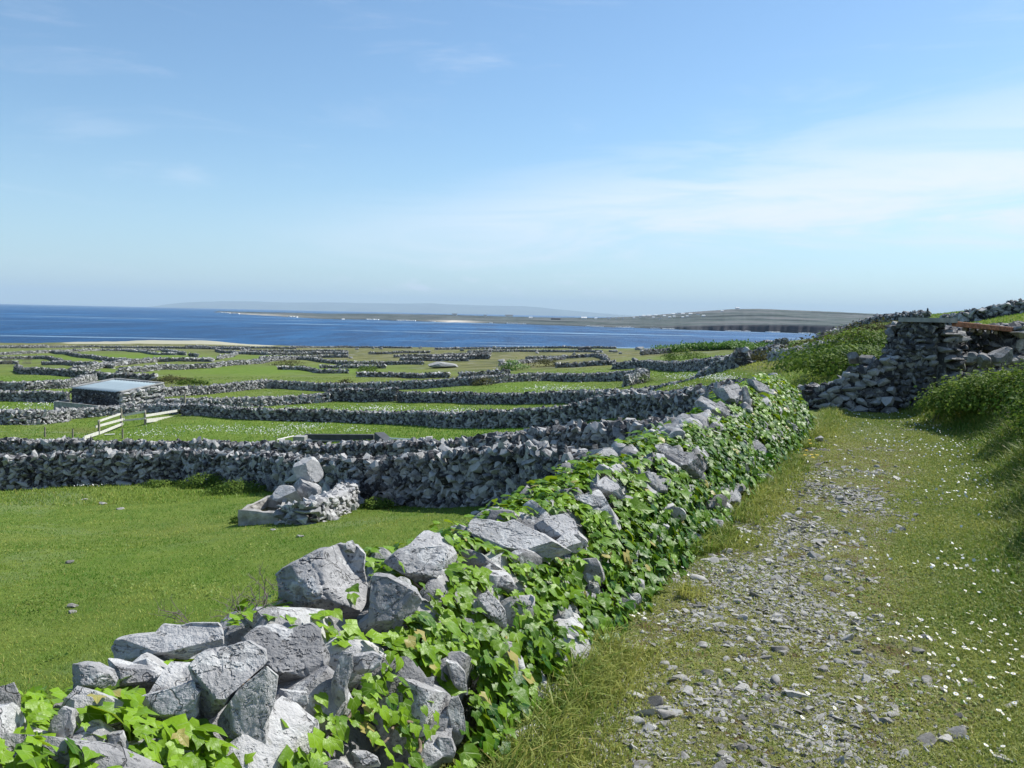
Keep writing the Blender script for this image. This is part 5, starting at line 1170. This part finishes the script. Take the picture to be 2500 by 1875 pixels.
# leafless shrub behind the largest block
g = np.random.default_rng(99)
def twig(p, d, L, r, depth, mb):
    k = 5; C = [p]; dd = d.copy()
    for _ in range(k): dd = dd + g.normal(0, .22, 3); dd /= np.linalg.norm(dd); C.append(C[-1]+dd*L/k)
    mb.tube(np.array(C), np.linspace(r, r*.6, k+1), 4)
    if depth:
        for _ in range(g.integers(2, 5)):
            i = g.integers(2, k+1); nd = dd + g.normal(0, .75, 3); nd /= np.linalg.norm(nd); twig(C[i], nd, L*.62, r*.6, depth-1, mb)
mb = MB(); d = ray(560, 1345); c = np.array([0, 0, CAMZ])+d*2.95
for i in range(6): twig(c+g.normal(0, .03, 3)+np.array([0, .0, -.12]), np.array([-.5, .05, .5])+g.normal(0, .4, 3), .20, .0035, 3, mb)
tag(mb.build('dead_shrub', MAT['twig']), 'leafless grey twiggy shrub behind the largest block of the ivy wall', 'shrub')

# ------------------------------------------------------------------ spring trough in the near meadow
def rockbox(name, px, py, w_, h_, Y, tilt, seed, lab, cat='boulder', group='large stones round the spring trough', dep=.8, parent=None, mat='rock', tn=.6):
    V, Fc = rock(5, seed, *((9, .5, .85) if 'trough' in (lab or '') else (13, .34, .66)), .06, .6, cracks=2); d = ray(px, py); c = np.array([0, 0, CAMZ])+d*Y; k = Y/F/2
    ct, st_ = math.cos(R(tilt)), math.sin(R(tilt)); Q = np.stack([(rt*ct-up*st_)*w_*k, fw*min(w_, h_*1.5)*k*dep, (up*ct+rt*st_)*h_*k])
    o = mesh(name, V@Q, Fc, MAT[mat], smooth_=True, sharp=45, attrs={'tint': np.full(len(V), tn)}, loc=c)
    if parent is not None: child(o, parent)
    else: tag(o, lab, cat, group)
    return o
YT = at(600, 1128)[0][1]
tr = empty('spring_trough', at(600, 1128)[0]); tag(tr, 'low stone trough with whitish basin and curved dry stone side, by the dark wall', 'trough')
rockbox('boulder', 667, 1012, 66, 54, YT+1.45, 12, 71, 'upright angular pale boulder at the back of the spring trough', tn=.8)
rockbox('boulder', 657, 1056, 78, 62, YT+1.2, -4, 72, 'dark block under the upright boulder of the spring trough', tn=.4)
rockbox('boulder', 622, 1067, 66, 36, YT+.7, 10, 73, 'flat whitish slab left of the dark block at the spring trough', tn=.75)
def P3d(px, py, Y): d = ray(px, py); return np.array([0, 0, CAMZ])+d*Y
Yf = YT-.15
FLc, FRc, BLc, BRc = P3d(514, 1102, Yf), P3d(602, 1109, Yf-.12), P3d(578, 1073, Yf+1.0), P3d(622, 1076, Yf+.9)
zt_ = (FLc[2]+FRc[2]+BLc[2]+BRc[2])/4; cn = [np.array([p[0], p[1], zt_+dz]) for p, dz in ((FLc, -.02), (FRc, -.06), (BRc, .06), (BLc, .05))]
mid_ = sum(cn)/4; mb = MB(); gzb = min(gz1(p[0], p[1]) for p in cn)-.15
for i in range(4):
    p, q_ = cn[i], cn[(i+1) % 4]; ip, iq = p+(mid_-p)*.20, q_+(mid_-q_)*.20
    p = p + (mid_-p)*.002*i
    mb.hexa([[*p[:2], gzb], p, [*ip[:2], gzb], ip, [*q_[:2], gzb], q_, [*iq[:2], gzb], iq])
mb.build('basin', simple('lime_crusted_stone', (.36, .345, .32), .95, .3, 5, .6), tr)
bo = tr.children[0]; md = bo.modifiers.new('fine', 'SUBSURF'); md.subdivision_type = 'SIMPLE'; md.levels = md.render_levels = 4
tx = bpy.data.textures.new('lumps', 'CLOUDS'); tx.noise_scale = .22; tx.noise_depth = 4; md = bo.modifiers.new('worn', 'DISPLACE'); md.texture = tx; md.strength = .10; md.mid_level = .5; md.texture_coords = 'GLOBAL'
mb = MB(); ins = [p+(mid_-p)*.2 for p in cn]
zz = zt_-.16; o = mesh('water', [[*p[:2], zz] for p in ins], np.array([[0, 1, 2, 3]]), MAT['water']); child(o, tr)
mb = MB(); mb.hexa([[*ins[1][:2], zz-.06], [*ins[1][:2], zt_-.07], [*(ins[1]+(mid_-ins[1])*.3)[:2], zz-.06], [*(ins[1]+(mid_-ins[1])*.3)[:2], zz+.02], [*ins[2][:2], zz-.06], [*ins[2][:2], zt_-.05], [*(ins[2]+(mid_-ins[2])*.3)[:2], zz-.06], [*(ins[2]+(mid_-ins[2])*.3)[:2], zz+.02]])
mb.build('orange_slime_lining', MAT['orange'], tr)
sp = np.array([at(px, py)[0] for px, py in ((610, 1131), (662, 1133), (708, 1118), (745, 1098), (784, 1078))]); sp[:, 1] += .18
make_wall(sp, .50, None, thick=.40, st=.15, seed=72, mat=MAT['rock'], name='side_wall', parent=tr, lean=.12, flatness=.36, tone=.05, hs=[.7, .85, 1, 1.05, 1.15], jag=.05)
# ------------------------------------------------------------------ concrete cattle pen and bars beyond the second wall
YP = 40.0
def zat(px, py, Y): return float(P3d(px, py, Y)[2])
A0, A1 = P3d(657, 938, YP), P3d(807, 939, YP); gb = -5.2
pen = empty('concrete_pen', (A0[0], A0[1], gz1(A0[0], A0[1]))); tag(pen, 'low shade-darkened concrete cattle pen with a sloping right side, behind the second wall', 'pen')
mb = MB(); mb.hexa([[A0[0], YP, gb], [A0[0], YP, A0[2]], [A0[0], YP+.22, gb], [A0[0], YP+.22, A0[2]], [A1[0], YP, gb], [A1[0], YP, A1[2]], [A1[0], YP+.22, gb], [A1[0], YP+.22, A1[2]]]); mb.build('back_wall', MAT['shadeconcrete'], pen, bevel=.03)  # pen wall coloured dark to stand for its shade
C0 = P3d(838, 958, YP-5); B0 = P3d(808, 934, YP); mb = MB(); mb.hexa([[C0[0], C0[1], gb], [C0[0], C0[1], C0[2]], [B0[0]+.01, YP-.01, gb], [B0[0]+.01, YP-.01, B0[2]], [C0[0]+.45, C0[1], gb], [C0[0]+.45, C0[1], C0[2]], [B0[0]+.45, YP+.2, gb], [B0[0]+.45, YP+.2, B0[2]]]); mb.build('side_wall', MAT['shadeconcrete'], pen, bevel=.03)
D0 = P3d(634, 941, YP-1.2); mb = MB(); mb.box((D0[0]+.32, D0[1], (D0[2]+gb)/2), (.52, .6, D0[2]-gb)); mb.build('pillar', MAT['concrete'], pen, bevel=.03)
mb = MB(); mb.box(((A0[0]+A1[0])/2, YP-.06, A0[2]-.28), (A1[0]-A0[0]-.2, .11, .05)); mb.build('ledge', MAT['concrete'], pen)
mb = MB(); a_, b_ = P3d(842, 947, 35), P3d(925, 951.5, 31.5); mb.tube([a_, b_], .032, 8); mb.tube([a_, a_-[0, 0, 1.2]], .028, 8); mb.tube([b_, b_-[0, 0, 1.2]], .028, 8)
tag(mb.build('metal_rail', MAT['metalpipe'], smooth_=True), 'pale green metal bar joined to the right side of the concrete pen', 'rail', 'bars at the cattle pen')
mb = MB(); a_, b_ = P3d(598, 950, 37), P3d(634, 942, 38.6); mb.tube([a_, b_], .032, 8); mb.tube([b_, b_-[0, 0, 1.1]], .028, 8); mb.tube([a_, a_-[0, 0, 1.1]], .028, 8)
tag(mb.build('metal_rail', MAT['plank'], smooth_=True), 'white bar joined to the left pillar of the concrete pen', 'rail', 'bars at the cattle pen')

# ------------------------------------------------------------------ sheet roofed shed
FR = np.array([(255-CX)/F*69, 69.0]); fd = np.array([-.88, .475]); bd_ = np.array([.475, .88]); Lw, Ld = 6.2, 4.2
FL, BR = FR+fd*Lw, FR+bd_*Ld; BL = FL+bd_*Ld
ze, zb, zg = zat(255, 848, 69), zat(342, 829, 72.6), min(gz1(*p) for p in (FR, FL, BR, BL))-.25
shed = empty('stone_shed', (FR[0], FR[1], gz1(*FR))); tag(shed, 'low shed with a sky-tinted sheet roof, shade-darkened front and rough stone side wall', 'shed')
def slab(p, q_, off, t_, z0, zp, zq, name, mat, bev=.02):
    n_ = np.array([off[0], off[1]])*t_; mb = MB()
    mb.hexa([[*p, z0], [*p, zp], [*(p+n_), z0], [*(p+n_), zp], [*q_, z0], [*q_, zq], [*(q_+n_), z0], [*(q_+n_), zq]]); return mb.build(name, MAT[mat], shed, bevel=bev)
e_ = .004
slab(FR-fd*0+bd_*e_, FL+bd_*e_, bd_, .3, zg, ze-.05, ze-.05, 'front_wall', 'shadeconcrete')  # front coloured dark to stand for its shade
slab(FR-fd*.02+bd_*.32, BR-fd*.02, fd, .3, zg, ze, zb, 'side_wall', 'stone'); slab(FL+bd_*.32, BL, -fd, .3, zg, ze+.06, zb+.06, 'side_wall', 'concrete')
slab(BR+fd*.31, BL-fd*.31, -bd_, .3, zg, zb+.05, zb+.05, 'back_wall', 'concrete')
sw = np.array([[*(FR-fd*.16+bd_*.1), 0], [*(FR-fd*.16+bd_*Ld), 0]]); make_wall(sw, 1.0, None, thick=.34, st=.30, seed=75, name='stone_facing', parent=shed, lean=.2, flatness=.45, tone=.5, jag=.03, hs=[(ze-gz1(*FR))/1.0, (zb-gz1(*BR))/1.0])  # stones toned up to carry the sunlit look of this side
sw = np.array([[*(FR+fd*.05+bd_*.1), 0], [*(FL+bd_*.1), 0]]); make_wall(sw, 1.0, None, thick=.3, st=.26, seed=76, name='stone_facing', parent=shed, lean=.1, flatness=.45, tone=-.45, jag=.02, hs=[(ze-.08-gz1(*FR))/1.0, (ze-.08-gz1(*FL))/1.0])  # front stones toned down, shadow held in their tint
rim = MB(); 
for p, q_, za, zb2 in ((FL, BL, ze+.10, zb+.10), (BL, BR, zb+.10, zb+.08), (BR, FR, zb+.05, ze+.05)):
    rim.bar([*(p), za], [*(q_), zb2], .34, .10)
rim.build('coping', MAT['concrete'], shed, bevel=.02)
nx_, ny_ = 70, 5; V = []
for j in range(ny_):
    for i in range(nx_):
        f_, b2 = i/(nx_-1), j/(ny_-1); p = FR+fd*(.28+f_*(Lw-.56))+bd_*(-.12+b2*(Ld-.18)); V.append([*p, ze+.02+(zb-ze)*b2+.035*math.cos(f_*math.pi*30)-.012])
ii = np.arange(nx_*ny_).reshape(ny_, nx_); o = mesh('roof', V, np.stack([ii[:-1, :-1], ii[:-1, 1:], ii[1:, 1:], ii[1:, :-1]], -1).reshape(-1, 4), MAT['roof'], smooth_=True)
md = o.modifiers.new('thick', 'SOLIDIFY'); md.thickness = .015; child(o, shed)
T0 = FR-bd_*1.3+fd*(-.1); T1 = FL-bd_*1.3+fd*.5; tk_ = zat(125, 868, 70.5)
mb = MB()
for p, q_, n_, t_ in ((T0, T1, bd_, .16), (T0+bd_*.16, FR-fd*.1-bd_*.01, fd, .16), (T1+bd_*.16, FL+fd*.5-bd_*.01, -fd, .16)):
    n_ = n_*t_; mb.hexa([[*p, zg-.4], [*p, tk_], [*(p+n_), zg-.4], [*(p+n_), tk_], [*q_, zg-.4], [*q_, tk_], [*(q_+n_), zg-.4], [*(q_+n_), tk_]])
mb.build('water_tank', MAT['concrete'], shed, bevel=.02)
mb = MB(); zz = tk_-.22; o = mesh('tank_water', [[*(T0+bd_*.16+fd*.1), zz], [*(T1+bd_*.16-fd*.1), zz], [*(FL+fd*.4-bd_*.0), zz], [*(FR), zz]], np.array([[0, 1, 2, 3]]), MAT['water']); child(o, shed)

# ------------------------------------------------------------------ white plank fence
pb = [bpt(214, 938, 54), bpt(262, 921, 58.5), bpt(313.5, 914, 58.5), bpt(399.5, 902, 65)]; phh = [32, 41, 33, 41]
fen = empty('plank_fence', pb[0]); tag(fen, 'broken fence of white planks on grey posts in front of the stone shed', 'fence')
for p, h_ in zip(pb, phh):
    hz = h_*p[1]/F; MB().box((p[0], p[1], p[2]+hz/2-.1), (.12, .12, hz+.2)).build('post', MAT['post'], fen, bevel=.01)
def rail_(i, j, pa, pbx, wd, ex=(0, 0)):
    a_, b_ = P3d(*pa, pb[i][1]-.085+ex[0]), P3d(*pbx, pb[j][1]-.085+ex[1]); MB().bar(a_, b_, .04, wd).build('rail', MAT['plank'], fen)
S1 = lambda cx, cy: (cx*.34, 619.4+cy*.34)
for i, j, a_, b_, wd in ((0, 1, (625, 855), (765, 808), .13), (0, 1, (606, 890), (790, 840), .15), (0, 1, (632, 930), (782, 870), .17), (1, 2, (785, 818), (922, 792), .14), (1, 2, (785, 850), (922, 836), .12), (2, 3, (925, 820), (1172, 780), .17), (2, 3, (930, 852), (1176, 822), .26)):
    rail_(i, j, S1(*a_), S1(*b_), wd)
a_, b_ = at(*S1(535, 972))[0]+[0, 0, .12], at(*S1(625, 950))[0]+[0, 0, .2]; tag(MB().bar(a_, b_, .05, .2).build('plank', MAT['plank']), 'fallen white plank lying below the left end of the plank fence', 'plank')
a_ = at(*S1(690, 945))[0]; tag(MB().bar(a_+[-.25, 0, .05], a_+[.3, .2, .07], .22, .03).build('plank', MAT['plank']), 'short piece of white board lying in the grass below the fence', 'plank')
for px, y1, lab in ((157, 948, 'short grey post left of the plank fence'), (264.5, 948, 'short grey post below the middle of the plank fence'), (97, 944, 'thin grey post by the heap of stone left of the fence')):
    p = at(px, y1)[0]; MBp = MB().tube([p-[0, 0, .3], p+[.01, 0, .62]], [.06, .05], 7); tag(MBp.build('fence_post', MAT['post']), lab, 'post', 'short posts by the fence')
for i, (x0, x1, lab) in enumerate(((8, 26, 'slatted wooden hurdle at the far left wall gap, the left one'), (51, 68, 'slatted wooden hurdle in the wall gap right of the other'))):
    a_, b_ = bpt(x0, 786, 187), bpt(x1, 787, 186); hd = empty('hurdle', a_); tag(hd, lab, 'hurdle', 'slatted hurdles in the wall gaps')
    for zz in (.35, 1.15): MB().bar(a_+[0, 0, zz], b_+[0, 0, zz], .05, .10).build('rail', MAT['post'], hd)
    for k in range(7):
        p = a_+(b_-a_)*k/6+[0, -.08, 0]; MB().bar(p+[-.25, 0, .05], p+[.25, 0, 1.5], .05, .10, (0, 1, 0)).build('slat', MAT['post'], hd)

# ------------------------------------------------------------------ ruined hut
HP = np.array([7.55, 15.2]); hb = np.array([.80, .60]); hd = np.array([.50, .866]); HL = np.array([7.12, 15.75])
hut = empty('ruined_hut', (HP[0], HP[1], gz1(*HP))); tag(hut, 'ruined dry stone hut with a rusty lintel over a dark opening beside the track', 'hut')
def hw_(p, q_, ztop0, ztop1, nm, seed, thick=.5, st=.2, tone=0, lean=.07, flat_=.42):
    P = np.array([[*p, 0], [*((p+q_)/2), 0], [*q_, 0]]); h0, h1 = ztop0-gz1(*p), ztop1-gz1(*q_)
    return make_wall(P, 1.0, None, thick=thick, st=st, seed=seed, mat=MAT['hutstone'], name=nm, parent=hut, lean=lean, flatness=flat_, tone=tone, hs=[h0, (h0+h1)/2, h1], jag=.02)
of = hd*.25
hw_(HP+of, HL+of*.6, 1.60, 1.60, 'front_corner', 81, .5, .105, tone=-.1, lean=.1, flat_=.5)
hw_(HL+of, HL+hd*2.1, 1.55, 1.55, 'side_wall', 87, .5, .12, tone=-.1, lean=.1, flat_=.55)
hw_(HP+of+hb*.02, HP+hb*.58+of, 1.50, 1.44, 'front_pillar', 82, .5, .19, flat_=.30, lean=.04, tone=.1)
hw_(HP+hb*.75+of, HP+hb*2.75+of, .98, 1.0, 'sill_wall', 83, .45, .22)
hw_(HP+hb*2.75+of, HP+hb*4.4+of, 1.58, 1.55, 'front_wall', 84, .5, .24)
hw_(HL+hd*2.3+hb*.3, HL+hd*2.3+hb*5, 1.62, 1.62, 'back_wall', 85, .5, .24, tone=-.3)
hw_(HL+np.array([-.02, .10]), HL+np.array([-.30, .14]), 1.2, .65, 'tumbled_wall', 86, .45, .12, lean=.15, tone=-.1)
def hslab(p0, p1, dpt, z0, z1, th, name, mat, bev=.012):
    a2 = hd*dpt; mb = MB(); q0, q1 = np.asarray(p0), np.asarray(p1)
    mb.hexa([[*q0, z0-th], [*q0, z0], [*(q0+a2), z0-th], [*(q0+a2), z0], [*q1, z1-th], [*q1, z1], [*(q1+a2), z1-th], [*(q1+a2), z1]]); return mb.build(name, MAT[mat], hut, bevel=bev)
mb = MB(); sl4 = [HL+np.array([-.06, -.06]), HP+np.array([-.03, -.10]), HP+hb*.52+np.array([.04, -.10]), HP+hb*.5+hd*.9, HL+hd*.9]
V = [[*p, z_] for z_ in (1.665, 1.745) for p in sl4]; mb.add(V, [[i, (i+1) % 5, 5+(i+1) % 5, 5+i] for i in range(5)]); mb.add(V, [[0, 2, 1], [0, 3, 2], [0, 4, 3], [5, 6, 7], [5, 7, 8], [5, 8, 9]]); mb.build('roof_slab', MAT['concrete'], hut)
hslab(HP+hb*.50-hd*.05, HP+hb*3.1-hd*.05, .16, 1.70, 1.60, .10, 'lintel', 'rust')
hslab(HP+hb*.56+hd*.14, HP+hb*4.6+hd*.14, 2.5, 1.66, 1.58, .06, 'roof', 'shadeconcrete')
for i in range(5):
    p = HP+hb*(.95+.32*i)+hd*.16; mb = MB(); mb.bar([*(p), 1.545-.012*i], [*(p+hd*1.7), 1.53-.012*i], .06, .07); mb.build('rafter', MAT['post'], hut)
for i, (px, py, w_, h_, Y, tl, lab) in enumerate([(2128,780,38,30,14.6,10,'pale boulder at the foot of the hut opening, left of the larger one'),(2162,768,52,36,14.8,-6,'larger pale boulder under the hut opening'),(2100,772,34,24,14.7,0,'small pale block at the base of the hut pillar'),
     (1846,774,30,26,16.0,30,'white pointed stone on top of the loose rubble wall'),(1880,780,56,26,15.9,5,'flat stone on top of the loose rubble wall next to the hut'),(1768,948,22,14,11.6,0,'small grey stone on the track by the far end of the ivy'),(1755,958,20,12,11.4,8,'flat stone next to the yellow flowers')]):
    rockbox('boulder', px, py, w_, h_, Y, tl, 130+i, lab, group='stones near the ruined hut', tn=.55, mat='hutstone' if i < 5 else 'rock')
# ------------------------------------------------------------------ far boulders and cottages
BO = [(957,788,66,15,'big pale tilted slab boulder standing in the brown scrub'),(1381,752,20,9,'largest whitish boulder on the right part of the shoreline'),(1371,776,15,10,'lone rounded grey boulder beyond the crooked pale wall'),(1262,752,30,10,'dark mound of stones on the shoreline')]
for px, py, w_, h_ in [(1068,750,10,8),(1076,752.5,12,7),(1060,755,12,8),(1048,756,8,6),(998,755,10,8),(1017,760,8,6),(823,752,7,6),(806,751,7,6),(908,750,8,6),(771,753,9,5),(757,772,9,5),(1320,758,11,6),(1329,758,11,8),(1291,760,9,6),(1340,762,8,6),(1220,768,14,7),(1083,778,16,8),(1160,761,8,6),(1240,764,9,6),(1430,784,12,6)]: BO.append((px, py, w_, h_, None))
for i, (px, py, w_, h_, lab) in enumerate(BO):
    p = at(px, py+h_*.45)[0]; Y = p[1]; V, Fc = rock(3, 1200+i, 8, .5, .85, .06, .5); k = Y/F/2
    tl = R(-6 if i == 0 else g.normal(0, 12)); ct, st_ = math.cos(tl), math.sin(tl)
    Q = np.stack([np.array([ct, 0, st_])*w_*k, np.array([0, 1, 0])*w_*.7*k, np.array([-st_, 0, ct])*h_*k]); 
    o = mesh('boulder', V@Q, Fc, MAT['stone' if i == 3 else 'concrete'], attrs={'tint': np.full(len(V), .2 if i == 3 else 1.)}, loc=p+np.array([0, 0, h_*k*.6]))
    tag(o, lab or 'whitish boulder lying in the scrub near the shore', 'boulder', 'pale boulders near the shore' if not lab else None)
def isl(px, py):
    j = int(np.argmin(np.abs(ic-px))); ss = (IV[:, j, 2]-CAMZ)/IV[:, j, 1]; s_ = ray(px, py)[2]
    k = int(np.argmax(ss[:31] >= s_)) if (ss[:31] >= s_).any() else 30
    return IV[k, j].copy()
HS = [(1592.6,666.5,8,4,'white house on the very top of the island hill'),(1099,682.6,16,4,'long white building alone in the middle of the low island'),(1262,687.5,12,5,'bright white barn right of the low middle of the island'),(1200,689,20,4.5,'long dark roofed building left of the bright white barn'),(981.5,680,10,4,'small grey farm at the left part of the island')]
for px, py in [(1416,682),(1426,688),(1434,683),(1446,686),(1464,678),(1474,678),(1490,678.5),(1506,678.5),(1474,686),(1368,686.5),(1346,687.5),(1401,682),(1559,672),(1049,682.5),(1147,686.5),(1288,688),(1316,688),(1391,682.5),(1453,679.5),(1382,684.5),(1410,686.5),(1455,684),(1332,688),(1520,683),(1484,683.5)]: HS.append((px, py, g.uniform(5, 8), g.uniform(2.6, 3.6), None))
for i, (px, py, w_, h_, lab) in enumerate(HS):
    p = isl(px, py+h_*.4); k = p[1]/F; W_, H_ = w_*k, h_*k*.62; D_ = W_*.45; x0, y0, z0 = p[0], p[1]-2, p[2]-2
    m_ = mesh('cottage', [[x0+sx*W_/2, y0+sy_*D_/2, zz] for sx in (-1, 1) for sy_ in (-1, 1) for zz in (z0, z0+2+H_)], np.array([[0,1,3,2],[4,6,7,5],[0,4,5,1],[2,3,7,6],[1,5,7,3]]), MAT['white' if i != 3 else 'shadeconcrete'])
    tag(m_, lab or 'tiny white cottage scattered on the far island across the water', 'cottage', 'cottages on the far island')
    zt2 = z0+2+H_; rh = H_*.62; e2 = D_*.08
    mesh('roof', [[x0-W_/2-e2, y0-D_/2-e2, zt2], [x0+W_/2+e2, y0-D_/2-e2, zt2], [x0+W_/2+e2, y0+D_/2+e2, zt2], [x0-W_/2-e2, y0+D_/2+e2, zt2], [x0-W_/2-e2, y0, zt2+rh], [x0+W_/2+e2, y0, zt2+rh]],
         [np.array([[0,1,5,4],[2,3,4,5]]), np.array([[0,4,3],[1,2,5]])], MAT['white' if i in (0, 2) or (i > 4 and i % 3) else 'slate'], parent=m_)
# ------------------------------------------------------------------ haze
mz, tz = new_mat('sea_air'); tz.n.clear(); oz = tz.new('ShaderNodeOutputMaterial'); pv = tz.new('ShaderNodeVolumePrincipled')
pv.inputs['Color'].default_value = (.62, .82, 1, 1); pv.inputs['Density'].default_value = 3.0e-5; pv.inputs['Anisotropy'].default_value = 0
tz.l.new(pv.outputs[0], oz.inputs['Volume'])
HZ = 66000; zt_ = 1100.0; b_ = MB(); b_.box((0, 0, (SEA-2+zt_)/2), (2*HZ, 2*HZ, zt_-SEA+2)); tag(b_.build('haze', mz), 'thin blue sea haze', kind='stuff')
